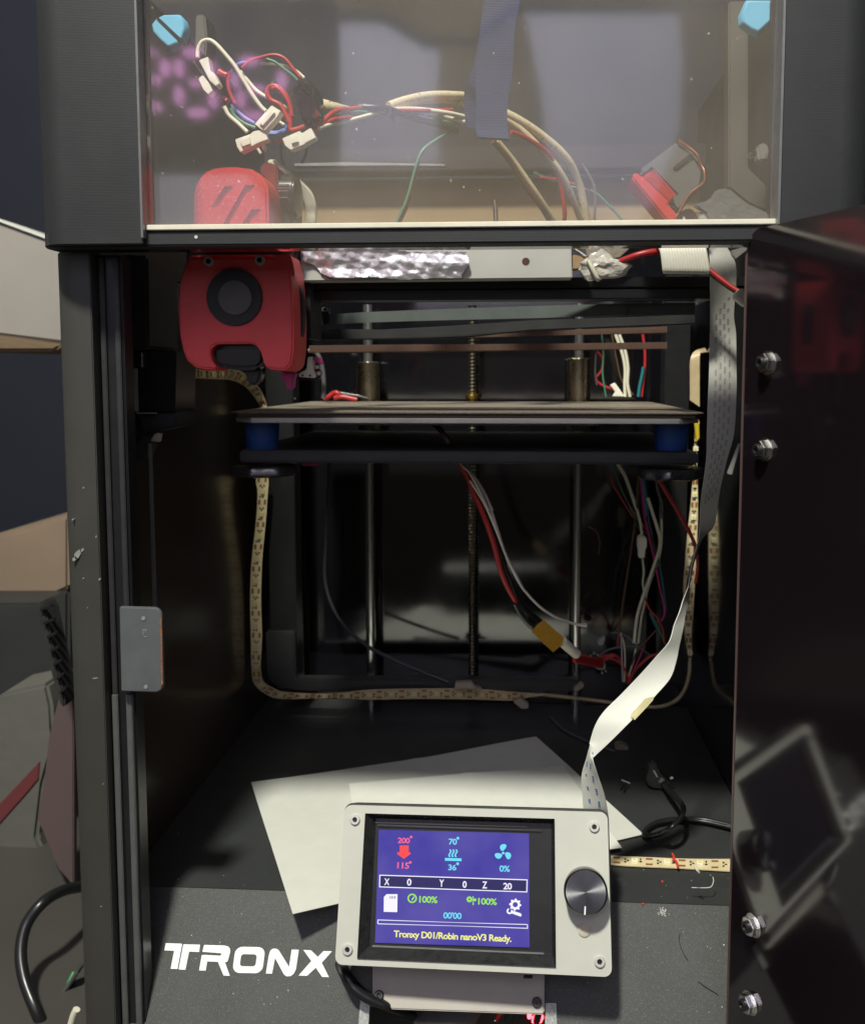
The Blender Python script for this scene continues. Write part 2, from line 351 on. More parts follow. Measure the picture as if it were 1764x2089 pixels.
M['e_yellow'] = emis('screen_yellow_glow', S(240,238,130), 1.0, True)
M['e_clock'] = emis('clock_segment_glow', (1.0,.42,.92), 3.4)
M['e_redled'] = emis('red_led_glow', (1,.03,.04), 14.0)

# ================================================================== SETTING
FZ = H0-.2575                                        # printer floor level
desk = box('table_top', (-1.6, -.05, -.03), (1.6, 1.7, 0), mat('dark_grey_table_laminate', (.055,.052,.046), .5, var=.1, vs=8, bump=.1, bs=500), bev=.002); tag(desk, kind='structure')
wallm = mat('navy_wall_paint', (.012,.016,.028), .75, var=.06, vs=3, bump=.15, bs=120, bd=.001)
wl = box('wall', (-2.6, 1.9, -.8), (2.6, 2.0, 2.4), wallm, bev=0); tag(wl, kind='structure')
wf = box('room_wall', (-2.6, -1.65, -.8), (2.6, -1.55, 2.4), mat('lavender_wall_paint', (.66,.65,.92), .8, var=.05, vs=3), bev=0); tag(wf, kind='structure')

o = box('dark_blocker', (-2.2,-1.5,-.6), (2.2,-1.2,H0+.19), mat('dark_brown_blocker', (.02,.014,.011), .5, var=.2, vs=3), bev=.01); tag(o, 'long dark low cabinet added opposite the printer to darken its reflections', 'blocker')  # unseen dark body added to darken what the back wall reflects
# ================================================================== THE PRINTER
XL, XR, YB = -.205, .139, .71                        # outer sides and back
pr = empty('desktop_printer', (-.033, .38, 0), 'large black enclosed desktop 3D printer with open front and clear dusty hood window', 'printer')
def arc(cx, cy, r, a0, a1, n): return [(cx+r*math.cos(math.radians(a0+(a1-a0)*i/n)), cy+r*math.sin(math.radians(a0+(a1-a0)*i/n))) for i in range(n+1)]
def vprism(name, prof, z0, z1, m, parent, bev=.0004):
    v, f = prism_vf([(x, y, z0) for x, y in prof], [(x, y, z1) for x, y in prof])
    v, f = bevelled(v, f, bev); return mk(name, v, f, m, parent, smooth=True, sharp=30)
ZT = H0+.20; ZL = H0+.0555
# hood corner pieces (wrap round the sides)
lh = [(-.1562,.3745)]+arc(-.189,.389,.0145,-90,-180,8)+[(-.2035,.72),(-.198,.72),(-.198,.395),(-.1562,.3865)]
vprism('hood_corner', lh, ZL-.0015, ZT, M['printed_black'], pr)
rh = [(.1022,.3745)]+arc(.125,.389,.0145,-90,0,8)+[(.1395,.72),(.134,.72),(.134,.395),(.1022,.3865)]
vprism('hood_corner', rh, ZL+.003, ZT, M['printed_black'], pr)
for xx, nm in ((-.1558, 0), (.1018, 1)):
    o = box('hood_edge_trim', (xx-.0006, .3735, ZL+.001), (xx+.0004, .3850, ZT), M['alu'], pr, bev=.0001)
# window and its pale bottom edge, black lip, frame bar
box('hood_window', (-.1552,.3800,H0+.0625), (.1012,.3830,ZT), M['acrylic'], pr, bev=0)
box('window_bottom_trim', (-.1555,.3765,H0+.0600), (.1016,.3845,H0+.0622), mat('cream_acrylic_cut_edge', (.70,.66,.54), .35, var=.08, vs=60), pr, bev=.0003)
box('front_lip', (-.199,.3775,H0+.0535), (.1345,.388,H0+.0598), M['printed_black'], pr, bev=.0008)
box('top_frame_bar', (-.199,.3882,H0+.0572), (.1345,.4235,H0+.0594), M['gloss_black'], pr, bev=.0002)
for k, (x, y) in enumerate([(240,750),]):
    p = at(*cN(x, y), .3775); cyl('lip_screw', p-Vector((0,.0003,0)), (0,1,0), .0007, .001, M['debris'], pr, n=10, bev=0)
# pillars and side walls
lp = [(-.1858,.389)]+arc(-.192,.402,.013,-90,-180,8)+[(-.205,.706),(-.2022,.706),(-.2022,.415),(-.1858,.410)]
vprism('front_pillar', lp, .02, ZL-.002, M['pillar'], pr)
rp_ = [(.1205,.389)]+arc(.126,.402,.013,-90,0,8)+[(.139,.706),(.1335,.706),(.1335,.415),(.1205,.410)]
vprism('front_pillar', rp_, .02, ZL-.002, M['pillar'], pr)
box('side_wall', (-.2018,.416,.03), (-.1990,.706,ZL-.003), M['side_wall'], pr)
box('side_wall', (.1312,.416,.03), (.1333,.706,ZL-.003), M['gloss_black'], pr)
for (x, y, a_, b_) in ((158,1131,7,10),(152,1140,5,5),(168,1122,3,4),(170,1180,1.5,2),(196,1095,1.5,3),(203,1182,2,3),(170,995,2,2),(194,1384,6,1.5),(148,1060,2,2),(178,1240,1.5,1.5),(210,1600,1.6,1.6),(206,1850,2,1.4)):
    ext('paint_chip', [(x-a_,y),(x-a_*.3,y-b_*.6),(x+a_*.5,y-b_),(x+a_,y-b_*.2),(x+a_*.3,y+b_*.7),(x-a_*.6,y+b_)], .38885, .0012, M['clear_old'], pr, bev=0)
# extrusion uprights beside the pillars with bright slot edges
box('front_upright', (-.1855,.3965,.02), (-.1750,.4060,ZL-.003), M['frame_black'], pr)
box('front_upright', (.1020,.3965,.02), (.1200,.4155,ZL-.003), M['frame_black'], pr)
for a, b in ((-.1852,-.1824), (-.1786,-.1758)):
    box('slot_edge', (a,.3945,.02), (b,.3968,at(235,1418,.3945).z), mat('dull_slot_metal', (.13,.135,.13), .45, metal=.3, var=.15, vs=60), pr, bev=.0003)
    box('slot_shade_strip', (a+.0002,.3950,at(235,1419,.3945).z), (b-.0002,.3968,ZL-.004), M['matte_black'], pr, bev=.0003)  # upper slot edges coloured black in place of the lip shadow
# latch plate on the left upright
o = ext('latch_plate', [(243,1238),(318,1240),(326,1246),(329,1254),(331,1300),(333,1398),(329,1408),(320,1413),(247,1411)], .3905, .002, M['magnet'], pr, bev=.0005)
ext('worn_edge', [(325.5,1262),(329.5,1258),(330.5,1290),(332.3,1395),(328.5,1400),(327,1300)], .3903, .0004, M['copper_edge'], pr, bev=0)
for (x, y) in ((292,1262),(297,1402)): cyl('rivet_mark', at(x,y,.3902), (0,1,0), .0009, .001, M['clear_old'], pr, n=9, bev=0)
for (x0,y0,x1,y1) in ((290,1285,300,1286.3),(291,1286,292.5,1296),(296,1286,297.2,1291),(293,1299,300,1300)):
    ext('stamp_mark', [(x0,y0),(x1,y0),(x1,y1),(x0,y1)], .3903, .0003, M['clear_old'], pr, bev=0)
# thin vertical strip behind the plate
ext('glass_edge', [(302,905),(308,905),(318,1240),(311,1240)], .425, .0015, M['alu'], pr, bev=.0002)
# floor, front sloping panel, back wall
box('printer_floor', (-.2018,.4305,FZ-.0015), (.1310,.70,FZ), M['floor'], pr)
PP = Vector((0,.43,FZ)); slope = Vector((0,-1,-1.43)).normalized(); PNn = Vector((0,-1.43,1)).normalized()
def onp(x, y, off=0): return atp(x, y, PP+PNn*off, PNn)
def pan(name, pts, off, th, m, parent, cr=ID, bev=0):
    F = [onp(*cr(x, y), off) for x, y in pts]
    v, f = prism_vf(F, [p-PNn*th for p in F]); 
    if bev: v, f = bevelled(v, f, bev)
    return mk(name, v, f, m, parent, smooth=True, sharp=30)
def pan3(name, pts, off, th, m, parent):          # (X, distance down the slope)
    F = [Vector((x, PP.y, PP.z))+slope*s+PNn*off for x, s in pts]
    v, f = prism_vf(F, [p-PNn*th for p in F]); return mk(name, v, f, m, parent, smooth=True, sharp=30)
oL = onp(750,2040); oR = onp(1120,2040); sN = (PP-oL).z/-slope.z
sN = (oL-PP).dot(slope)
pan3('front_panel', [(-.1850,0),(.1200,0),(.1200,.125),(oR.x,.125),(oR.x,sN),(oL.x,sN),(oL.x,.125),(-.1850,.125)], 0, .0015, M['panel'], pr)
box('back_wall', (-.2018,.7005,.03), (.1330,.7035,H0+.098), M['gloss_black'], pr)
box('rear_upper_board', (-.2018,.7005,H0+.105), (.1330,.7035,H0+.1475), M['olive'], pr)
box('rear_cross_bar', (-.19,.680,H0+.149), (.1330,.699,H0+.166), M['frame_black'], pr, bev=.001)
ext('worn_painted_highlight', [(600,333),(700,330),(800,332),(905,334),(908,338),(800,337),(700,338),(600,338)], .6785, .001, M['clear_old'], pr, bev=.0002)  # pale strip: highlight painted along the worn bar
# rear uprights and their foot plates
def up(name, x0, x1, y0, y1, Y, d, m=None): 
    a = at(x0,(y0+y1)/2,Y).x; b = at(x1,(y0+y1)/2,Y).x; z0 = at(x0,y1,Y).z; z1 = at(x0,y0,Y).z
    return box(name, (a,Y,z0), (b,Y+d,z1), m or M['frame_black'], pr, bev=.0006)
up('rear_upright', 545,600,560,1385,.655,.02); up('rear_upright', 1352,1402,560,1395,.655,.02)
ext('rear_frame_corner', [(541,1290),(600,1290),(604,1385),(1180,1388),(1180,1412),(630,1412),(570,1406),(545,1385)], .650, .01, M['matte_black'], pr, bev=.001)
ext('painted_wall_reflection', [(607,1100),(616,1240),(620,1395),(606,1395),(605,1250)], .69, .002, M['wood'], pr, bev=.0003)  # beige strip painted as a reflection in the glossy back wall
# lamp/reflection-free dark motor stack on the left
mo = ext('belt_motor', [(215,300),(395,310),(405,960),(220,965)], .445, .04, M['matte_black'], pr, cr=cV, bev=.0015)
ext('motor_bracket', [(220,968),(595,972),(585,1395),(300,1405),(300,1090),(220,1080)], .452, .03, M['frame_black'], pr, cr=cV, bev=.001)
ext('bracket_foot', [(320,1408),(605,1385),(600,1500),(440,1540),(370,1530)], .455, .03, M['matte_black'], pr, cr=cV, bev=.001)
ext('painted_edge_highlight', [(320,1402),(458,1402),(458,1411),(320,1411)], .4515, .0015, M['clear_old'], pr, cr=cV, bev=.0001)  # pale strips here and below painted as edge highlights on the bracket
ext('shaft', [(345,985),(360,985),(362,1090),(350,1090)], .4505, .002, M['steel'], pr, cr=cV, bev=.0003)
ext('painted_edge_highlight', [(302,1095),(325,1095),(332,1395),(308,1395)], .4512, .001, M['clear_old'], pr, cr=cV, bev=.0001)
ext('hanging_cover', [(385,1540),(430,1540),(418,1640),(380,1720),(250,1750),(240,1730)], .46, .01, M['matte_black'], pr, cr=cV, bev=.001)

# ---- gantry
xg0, xg1 = at(632,600,.47).x, .1290
gz = lambda y, Y: at(1000, y, Y).z
box('gantry_beam', (xg0,.4700,gz(588,.47)), (xg1,.4850,gz(566,.47)), M['frame_black'], pr, bev=.0006)
box('gantry_beam', (xg0,.4700,gz(611,.47)), (xg1,.4850,gz(591,.47)), M['frame_black'], pr, bev=.0006)
box('gantry_slot', (xg0,.4745,gz(592,.47)), (xg1,.4840,gz(587,.47)), M['matte_black'], pr, bev=0)
box('gantry_end_cap', (at(625,600,.462).x,.4600,gz(690,.46)), (at(634,600,.462).x,.4860,gz(545,.46)), M['matte_black'], pr, bev=.0005)
def flat(name, Lp, Rp, m, parent, cr=ID, th=.0012, k=6, nu=4):
    v, f, uv, info = strip_vf([at(*cr(x, y), Y) for x, y, Y in Lp], [at(*cr(x, y), Y) for x, y, Y in Rp], th, k, nu)
    return mk(name, v, f, m, parent, smooth=True, uv=uv, sharp=50), info
flat('flat_belt', [(138,425,.50),(230,425,.50),(430,412,.50),(860,395,.50),(1300,380,.50),(1764,368,.49),(1850,367,.49),(2180,362,.49)], [(150,478,.50),(230,478,.50),(430,468,.50),(860,455,.50),(1300,445,.50),(1764,430,.49),(1850,430,.49),(2180,426,.49)], M['belt_flat'], pr, cU)
ext('belt_clamp', [(150,500),(500,505),(860,485),(1300,455),(2180,425),(2180,475),(1300,510),(980,545),(700,556),(150,560)], .51, .004, M['matte_black'], pr, cU, bev=.0005)
flat('toothed_belt', [(980,540,.60),(1300,518,.60),(1600,503,.60),(2030,488,.60)], [(980,548,.60),(1300,540,.60),(1600,532,.60),(2030,528,.60)], M['belt'], pr, cU)
flat('toothed_belt', [(125,590,.60),(600,585,.60),(1200,582,.60),(2030,572,.60)], [(125,628,.60),(600,628,.60),(1200,620,.60),(2030,608,.60)], M['belt'], pr, cU)
# belt teeth as ribs, one joined mesh per belt
for (xa, ya, xb, yb, hh) in ((980,543,2030,508,24),(125,609,2030,590,36)):
    g = G(); n = int((xb-xa)/11)
    for i in range(n):
        t = (i+.5)/n; x = xa+(xb-xa)*t; y = ya+(yb-ya)*t; h = hh*.46*(1 if hh > 30 else (.4+.75*t))
        p = at(*cU(x, y), .5992); q = at(*cU(x, y-h), .5992)
        blob_box(g, p, Vector((1,0,0)), Vector((0,0,1)), Vector((0,-1,0)), .0011, 2*(q-p).length, .0006)
    tag(g.out('belt_teeth', M['belt'], pr), kind='stuff')
# white light bar with foil wrap
wb = ext('light_bar', [(77,78),(1520,53),(1526,232),(82,248)], .455, .010, M['white_plastic'], pr, cU, bev=.0006)
ext('bar_mount_stub', [(1526,105),(1600,110),(1605,175),(1530,185)], .457, .008, M['wood'], pr, cU)
cyl('screw_hole', at(*cU(1278,142), .4549), (0,1,0), .0019, .001, M['w_brown'], pr, n=16, bev=0)
# foil: a crumpled sheet with real relief
def foil():
    rf = random.Random(11); FW = []
    for wl, am in ((210,.60),(140,.42),(90,.26),(66,.15),(44,.07)):
        a_ = rf.uniform(0, PI); FW.append((math.cos(a_), math.sin(a_), wl, am, rf.random()))
    out = [(80,80),(330,84),(430,74),(560,78),(680,92),(860,84),(960,92),(978,150),(940,205),(935,228),(840,228),(700,236),(620,240),(440,222),(390,226),(300,232),(240,226),(190,205),(150,160),(90,140)]
    def inside(x, y):
        c = False; n = len(out)
        for i in range(n):
            (x0,y0),(x1,y1) = out[i], out[(i+1)%n]
            if (y0 > y) != (y1 > y) and x < (x1-x0)*(y-y0)/(y1-y0)+x0: c = not c
        return c
    st = 5; vid = {}; v = []; f = []
    xs = list(range(76, 990, st)); ys = list(range(70, 246, st))
    def vert(x, y):
        if (x, y) not in vid:
            h = sum(am*abs(((x*dx_+y*dy_)/wl_+ph_)%1-.5)*2 for dx_, dy_, wl_, am, ph_ in FW)+.05*noise.noise(Vector((x/20,y/20,3)))
            vid[(x, y)] = len(v); v.append(at(*cU(x, y), .4543-.0019*h))
        return vid[(x, y)]
    for x in xs:
        for y in ys:
            if inside(x+2.5, y+2.5): f.append((vert(x,y),vert(x+st,y),vert(x+st,y+st),vert(x,y+st)))
    n = len(v); v2 = v+[p+Vector((0,.0003,0)) for p in v]; f2 = f+[tuple(i+n for i in reversed(q)) for q in f]
    fo = mk('foil_wrap', v2, f2, M['foil'], None, smooth=True, sharp=28); fo.parent = pr; fo.location = world_loc[fo.name]-world_loc[pr.name]
foil()
# zip tie and pins
zt = ext('zip_tie', [(185,382),(228,382),(228,412),(232,440),(222,480),(202,480),(190,440),(186,412)], .497, .003, M['knob_black'], pr, cU, bev=.0004)
ext('zip_tie_head', [(190,386),(224,386),(224,408),(190,408)], .4960, .001, M['screw'], pr, cU); ext('zip_tie_slot', [(197,390),(217,390),(217,405),(197,405)], .4955, .0008, M['w_black'], pr, cU)
# ---- rods, bearings and lead screw
def vrod(name, px, r, Y, m, z0=FZ, z1=H0+.052): 
    x = at(px, 1000, Y).x; cyl(name, (x,Y,z0), (0,0,1), r, z1-z0, m, pr, n=24, bev=0); return x
x1 = vrod('guide_rod', 753, .0034, .678, M['rod']); x2 = vrod('guide_rod', 1178, .0034, .678, M['rod'])
for x, ya, yb in ((x1,738,822),(x2,731,822)):
    z0, z1 = at(1000,yb,.678).z, at(1000,ya,.678).z
    lathe('linear_bearing', (x,.678,z0-.02), (0,0,1), [(.0085,0),(.0085,z1-z0+.0195),(.0078,z1-z0+.02),(.0038,z1-z0+.02)], M['brass'], pr)
xs_ = at(963,1000,.678).x
def screwrod():
    g = G(); n = 14; z = FZ+.01; zt_ = H0+.05; pitch = .0026; r0, r1 = .0021, .0033
    v = []; f = []; k = 0
    while z < zt_:
        for (r, dz) in ((r0, 0), (r1, pitch*.5)):
            for i in range(n):
                t = 2*PI*i/n; v.append((xs_+r*math.cos(t), .678+r*math.sin(t), z+dz+pitch*i/n*.5))
            k += 1
        z += pitch
    for a in range(k-1):
        for i in range(n): f.append((a*n+i, a*n+(i+1)%n, (a+1)*n+(i+1)%n, (a+1)*n+i))
    mk('lead_screw', v, f, M['thread'], pr, smooth=False)
screwrod()
lathe('lead_nut', (xs_,.678,at(1000,812,.678).z-.004), (0,0,1), [(.004,0),(.004,.0035),(.0052,.0036),(.0052,.0062),(.0045,.0065),(.0045,.0075),(.0025,.0076)], M['brassnut'], pr)
# ---- heated bed
BZ = H0-.0192; bx0, bx1, by0, by1 = -.1525, .0940, .4700, .6600
def chplate(name, x0, x1, y0, y1, c, z0, z1, m):
    pf = [(x0+c,y0),(x1-c,y0),(x1,y0+c),(x1,y1-c),(x1-c,y1),(x0+c,y1),(x0,y1-c),(x0,y0+c)]
    return vprism(name, pf, z0, z1, m, pr, bev=.0003)
chplate('print_sheet', bx0, bx1, by0, by1, .004, BZ-.0009, BZ, M['bed'])
chplate('magnet_sheet', bx0+.0008, bx1-.0008, by0+.0008, by1, .004, BZ-.0030, BZ-.0011, M['bed_mag'])
chplate('bed_plate', bx0, bx1-.001, by0, by1, .012, BZ-.0058, BZ-.0031, M['bed_alu'])
for (xa, xb, xm) in ((500,570,535),(1337,1401,1369)):
    X = at(xm,890,.492).x; zt_, zb = BZ-.0060, at(xm,918,.492).z
    lathe('silicone_spacer', (X,.492,zb), (0,0,1), [(.0080,0),(.0084,.0006),(.0091,(zt_-zb)*.6),(.0092,zt_-zb)], M['blue'], pr)
zc0, zc1 = at(950,946,.478).z, at(950,921,.478).z
box('bed_carrier', (at(488,930,.478).x,.478,zc0), (at(1425,930,.478).x,.65,zc1), M['matte_black'], pr, bev=.0010)
box('heater_board', (at(700,880,.55).x,.50,BZ-.0085), (at(1205,880,.55).x,.64,BZ-.0060), M['bed_alu'], pr, bev=.0002)
def thumb(px, py, Y, R):
    c = at(px, py, Y); n = 60; h = .0063; v = []; f = []
    prof = [(.86,0),(1,.15),(1,.82),(.9,1),(.45,1.0)]
    for (k, hh) in prof:
        for i in range(n):
            t = 2*PI*i/n; rr = R*k*(1+.055*math.cos(7*t)); v.append((c.x+rr*math.cos(t), c.y+rr*math.sin(t), c.z-h/2+h*hh))
    for a in range(len(prof)-1):
        for i in range(n): f.append((a*n+i, a*n+(i+1)%n, (a+1)*n+(i+1)%n, (a+1)*n+i))
    f += [tuple(range(n)), tuple(range((len(prof)-1)*n, len(prof)*n))]
    mk('levelling_wheel', v, f, M['knob_black'], pr, smooth=True, sharp=60)
thumb(541,958,.492,.0168); thumb(1366,964,.492,.0168)
cyl('bed_screw', at(601,815,.655), (0,0,1), .001, .0015, M['steel'], pr, n=10); 
# ---- print head
th = ext('tool_head', [(185,905),(640,903),(1055,905),(1080,1000),(1100,1130),(1112,1250),(1120,1500),(1118,1740),(1098,1870),(1050,1918),(960,1915),(880,1905),(855,1860),(825,1760),(790,1700),(735,1680),(440,1682),(390,1702),(372,1760),(384,1830),(428,1895),(405,1912),(330,1910),(240,1893),(165,1830),(130,1740),(100,1600),(85,1350),(100,1150),(135,1010)], .4250, .022, M['red_head'], pr, cN, bev=.0007, cham=.0032, chs=.95)
tag(th)
sub = lambda o: o
def disc(name, cr, x, y, Y, rpx, h, m, parent, n=40, bev=.0003):
    c = at(*cr(x, y), Y); e = at(*cr(x+rpx, y), Y); return cyl(name, c, (0,1,0), (e-c).length, h, m, parent, n=n, bev=bev)
disc('fan_ring', cN, 567,1272,.4235,242,.004,M['matte_black'],th,n=56)
disc('fan_hub', cN, 575,1276,.4222,146,.004,mat('dark_grey_fan_label',(.14,.132,.134),.5,var=.1,vs=200),th,n=48)
for (x,y) in ((343,960),(787,950)):
    s_ = disc('cap_screw', cN, x,y,.4230,41,.004,M['screw'],th,n=24)
    disc('socket', cN, x,y,.4227,24,.002,M['w_black'],th,n=6,bev=0)
ext('side_vent', [(1130,1160),(1158,1230),(1170,1400),(1160,1560),(1148,1620),(1130,1500),(1122,1300)], .4345, .006, M['matte_black'], th, cN, bev=.0003)
ext('head_body', [(150,800),(1100,800),(1110,1000),(1120,1200),(1120,1700),(1080,1850),(850,1850),(850,1660),(150,1660)], .4470, .02, M['matte_black'], th, cN, bev=.001)
ext('head_shoulder', [(900,905),(1052,897),(1078,980),(1096,1090),(1060,1085),(1000,1000)], .4246, .003, M['red_head'], th, cN, bev=.0004)
ext('nozzle_shroud', [(380,1690),(820,1690),(838,1760),(830,1850),(770,1905),(620,1910),(460,1890),(370,1850)], .4300, .016, M['knob_black'], th, cN, bev=.003)
ext('hot_end_block', [(640,1900),(800,1900),(800,1960),(770,2030),(700,2040),(680,1980)], .436, .008, M['knob_black'], th, cN, bev=.001)
ext('duct_tip', [(970,1915),(1105,1920),(1085,1985),(1080,2075),(1030,2080),(1005,2000),(975,1990)], .44, .006, M['pink'], th, cN, bev=.0008)
# extruder housing with slanted grooves cut in
exo = ext('extruder_body', [(222,740),(222,400),(240,320),(275,250),(330,190),(400,160),(480,148),(600,146),(720,160),(790,200),(850,262),(880,320),(888,420),(890,740)], .4180, .030, M['red'], pr, cN, bev=.0009, cham=.0025, chs=.955)
cutters = []
for pts in ([(450,283),(525,283),(400,468),(330,468)], [(630,273),(715,273),(560,500),(440,760),(360,760),(505,490)], [(690,488),(768,488),(690,600),(620,760),(540,760),(620,590)]):
    P = [at(*cN(x,y), .412) for x, y in pts]; v, f = prism_vf(P, [Vector((p.x, .4197, p.z)) for p in P]); cutters.append((v, f))
g = G()
for v, f in cutters: g.add(v, f)
ct = g.out('cutter', M['red'])
md = exo.modifiers.new('b', 'BOOLEAN'); md.object = ct; md.operation = 'DIFFERENCE'; md.solver = 'EXACT'
dg = bpy.context.evaluated_depsgraph_get(); me2 = bpy.data.meshes.new_from_object(exo.evaluated_get(dg)); exo.modifiers.clear()
if len(me2.polygons) > 20: exo.data = me2
me2.name = 'extruder_body'; bpy.data.objects.remove(ct)
ext('extruder_rear', [(800,110),(900,100),(945,150),(950,690),(885,690),(880,300),(830,220),(790,190)], .4350, .03, mat('dark_red_plastic', (.20,.012,.012), .45, var=.1, vs=80), exo, cN, bev=.0008)
c0 = at(*cN(1010,400), .446)
cyl('extruder_motor', c0-Vector((.0125,0,0))*1+Vector((0,0,0)), (1,0,0), .0105, .019, M['knob_black'], exo, n=32, bev=.0008)
for yy in (270,300,325,350,408): ext('motor_highlight', [(945,yy-4),(1035,yy-6),(1035,yy+1),(945,yy+3)], .4350, .0006, M['steel'], exo, cN, bev=0)  # bright strips painted as highlight lines along the black motor
ext('motor_base', [(930,440),(1075,440),(1080,690),(930,690)], .4400, .02, M['matte_black'], exo, cN, bev=.001)
# sensor board with a cream plug on the right of the head
ext('probe_plug', [(1205,1790),(1245,1790),(1255,1920),(1275,1935),(1270,1975),(1125,1965),(1130,1930),(1195,1900)], .455, .006, M['cream'], pr, cN, bev=.0005)
for x in (1163,1228): disc('plug_pin', cN, x,1953,.4547,9,.001,M['w_black'],pr,n=10,bev=0)
ext('probe_board', [(1110,1975),(1300,1880),(1330,1930),(1310,1985),(1130,2000)], .458, .003, M['gloss_black'], pr, cN)
disc('probe_screw', cN, 1285,1880,.456,16,.003,M['screw'],pr,n=16); disc('probe_screw', cN, 1300,1935,.456,16,.003,M['screw'],pr,n=16)
ext('probe_tag', [(1240,1795),(1330,1795),(1338,1860),(1270,1840)], .456, .002, M['pink'], pr, cN)
# ---- inside the hood: grey rear bracket, corner nuts
ext('hood_bracket', [(1060,-880),(1225,-880),(1225,520),(1400,690),(1400,900),(1220,820),(1060,690)], .52, .012, M['grey_bracket'], pr, cQ, bev=.001)
ext('hood_clip', [(1300,330),(1380,300),(1400,370),(1385,460),(1310,465)], .43, .008, M['clear_old'], pr, cQ, bev=.001)
disc('hood_clip_screw', cQ, 1268,398,.43,26,.006,M['steel'],pr,n=20)
ext('hood_corner_block', [(955,68),(1000,68),(1010,170),(1000,330),(950,350)], .60, .02, M['grey_bracket'], pr, cA, bev=.001)
# ---- opening under the display: side rails, circuit board with red light
for pts in ([(215,370),(285,400),(270,620),(195,620)], [(1568,408),(1650,408),(1658,620),(1568,620)]):
    pan('slot_rail', pts, .0012, .006, mat('brushed_slot_rail', (.30,.31,.29), .45, metal=.5, var=.35, vs=900), pr, cT, bev=.0002)
box('electronics_bay', (oL.x-.02,.44,.03), (oR.x+.02,.46,FZ-.01), M['matte_black'], pr)
gb = at(*cT(850,500), .425)
hexa('heat_sink', [at(*cT(600,545),.425), at(*cT(1040,560),.425), at(*cT(1100,450),.436), at(*cT(700,430),.436)]+[p+Vector((0,.002,-.004)) for p in (at(*cT(600,545),.425), at(*cT(1040,560),.425), at(*cT(1100,450),.436), at(*cT(700,430),.436))], M['clear_old'], pr)
for pts in ([(1470,520),(1545,505),(1560,520),(1540,560),(1470,560)], [(1435,505),(1470,500),(1465,530),(1440,530)]):
    ext('red_indicator_lamp', pts, .424, .002, M['e_redled'], pr, cT, bev=.0003)
for pts in ([(1225,480),(1260,480),(1215,545),(1195,545)], [(520,455),(545,460),(555,500),(540,505)]):
    ext('status_strip', pts, .420, .001, M['red_bright'], pr, cT, bev=0)
for x in (1290,1350,1500): ext('board_part', [(x,480),(x+50,478),(x+30,560),(x-20,560)], .421, .003, M['frame_black'], pr, cT, bev=.0003)

# lettering on the sloping panel (flat print)
def letter(name, pts, hole=None):
    g = G(); off = .0003
    F = [onp(*cL(x, y), off) for x, y in pts]
    if hole:
        Hh = [onp(*cL(x, y), off) for x, y in hole]; n = len(F); g.add(F+Hh, [(i,(i+1)%n,n+(i+1)%n,n+i) for i in range(n)])
        return mk(name, g.v, g.f, M['white_print'], pr)
    v, f = prism_vf(F, [p-PNn*.0002 for p in F]); return mk(name, v, f, M['white_print'], pr)
lt = letter('logo_letter', [(90,105),(242,110),(250,118),(205,358),(138,356),(172,180),(76,176)])
letter('logo_letter', [(262,116),(425,120),(417,192),(318,188),(282,366),(216,362)])
letter('logo_letter', [(465,122),(660,128),(700,138),(718,160),(720,190),(700,265),(690,288),(668,292),(716,425),(655,422),(600,288),(495,284),(480,374),(416,372),(442,222),(470,220),(622,228),(634,218),(630,204),(610,202),(448,190)])
def rr(x0,y0,x1,y1,r,sk,n=5,rot=.02):
    P = []
    for (cx,cy,a0) in ((x1-r,y0+r,-90),(x1-r,y1-r,0),(x0+r,y1-r,90),(x0+r,y0+r,180)):
        for i in range(n+1):
            a = math.radians(a0+90*i/n); x = cx+r*math.cos(a); y = cy+r*math.sin(a)
            P.append((x+sk*((y0+y1)/2-y), y+rot*(x-(x0+x1)/2)))
    return P
letter('logo_letter', rr(756,142,1048,398,70,.13), rr(820,214,974,332,28,.13))
letter('logo_letter', [(1112,178),(1135,160),(1165,158),(1192,172),(1295,338),(1320,168),(1390,170),(1362,360),(1340,405),(1310,428),(1270,430),(1245,412),(1158,250),(1128,404),(1068,402),(1098,220)])
letter('logo_letter', [(1435,172),(1508,175),(1575,240),(1632,182),(1714,185),(1614,298),(1684,438),(1618,436),(1556,345),(1470,425),(1388,422),(1512,280)])
letter('logo_letter', [(1760,190),(1830,192),(1880,260),(1960,195),(2040,198),(1900,330),(1880,445),(1815,443),(1835,325)])

# ================================================================== DISPLAY UNIT
dBL = EYE+Vector((-0.08343175,.39237057,-.26938496)); dU = Vector((.99905891,-.03877786,.01943118)).normalized(); dV = Vector((-.00172579,.41209883,.91113752)).normalized(); dN = dU.cross(dV).normalized()
DW, DH = .1256, .0683
def dp(x, y, w_=0):             # pixel -> point on the display plane raised by w_
    return atp(x, y, dBL+dN*w_, dN)
def duv(p): q = p-dBL; return q.dot(dU), q.dot(dV)
def D(u, v, w_=0): return dBL+dU*u+dV*v+dN*w_
du = empty('display_unit', dBL+dU*DW/2, 'white-faced colour control screen with round metal knob lying on the front panel', 'display')
def dpoly(name, pts, w_, th, m, parent, bev=0, cr=ID):
    F = [dp(*cr(x, y), w_) for x, y in pts]; v, f = prism_vf(F, [p-dN*th for p in F])
    if bev: v, f = bevelled(v, f, bev)
    return mk(name, v, f, m, parent, smooth=True, sharp=35)
def rrect(u0, v0, u1, v1, r, n=6):
    P = []
    for (cx,cy,a0) in ((u1-r,v0+r,-90),(u1-r,v1-r,0),(u0+r,v1-r,90),(u0+r,v0+r,180)):
        for i in range(n+1): a = math.radians(a0+90*i/n); P.append((cx+r*math.cos(a), cy+r*math.sin(a)))
    return P
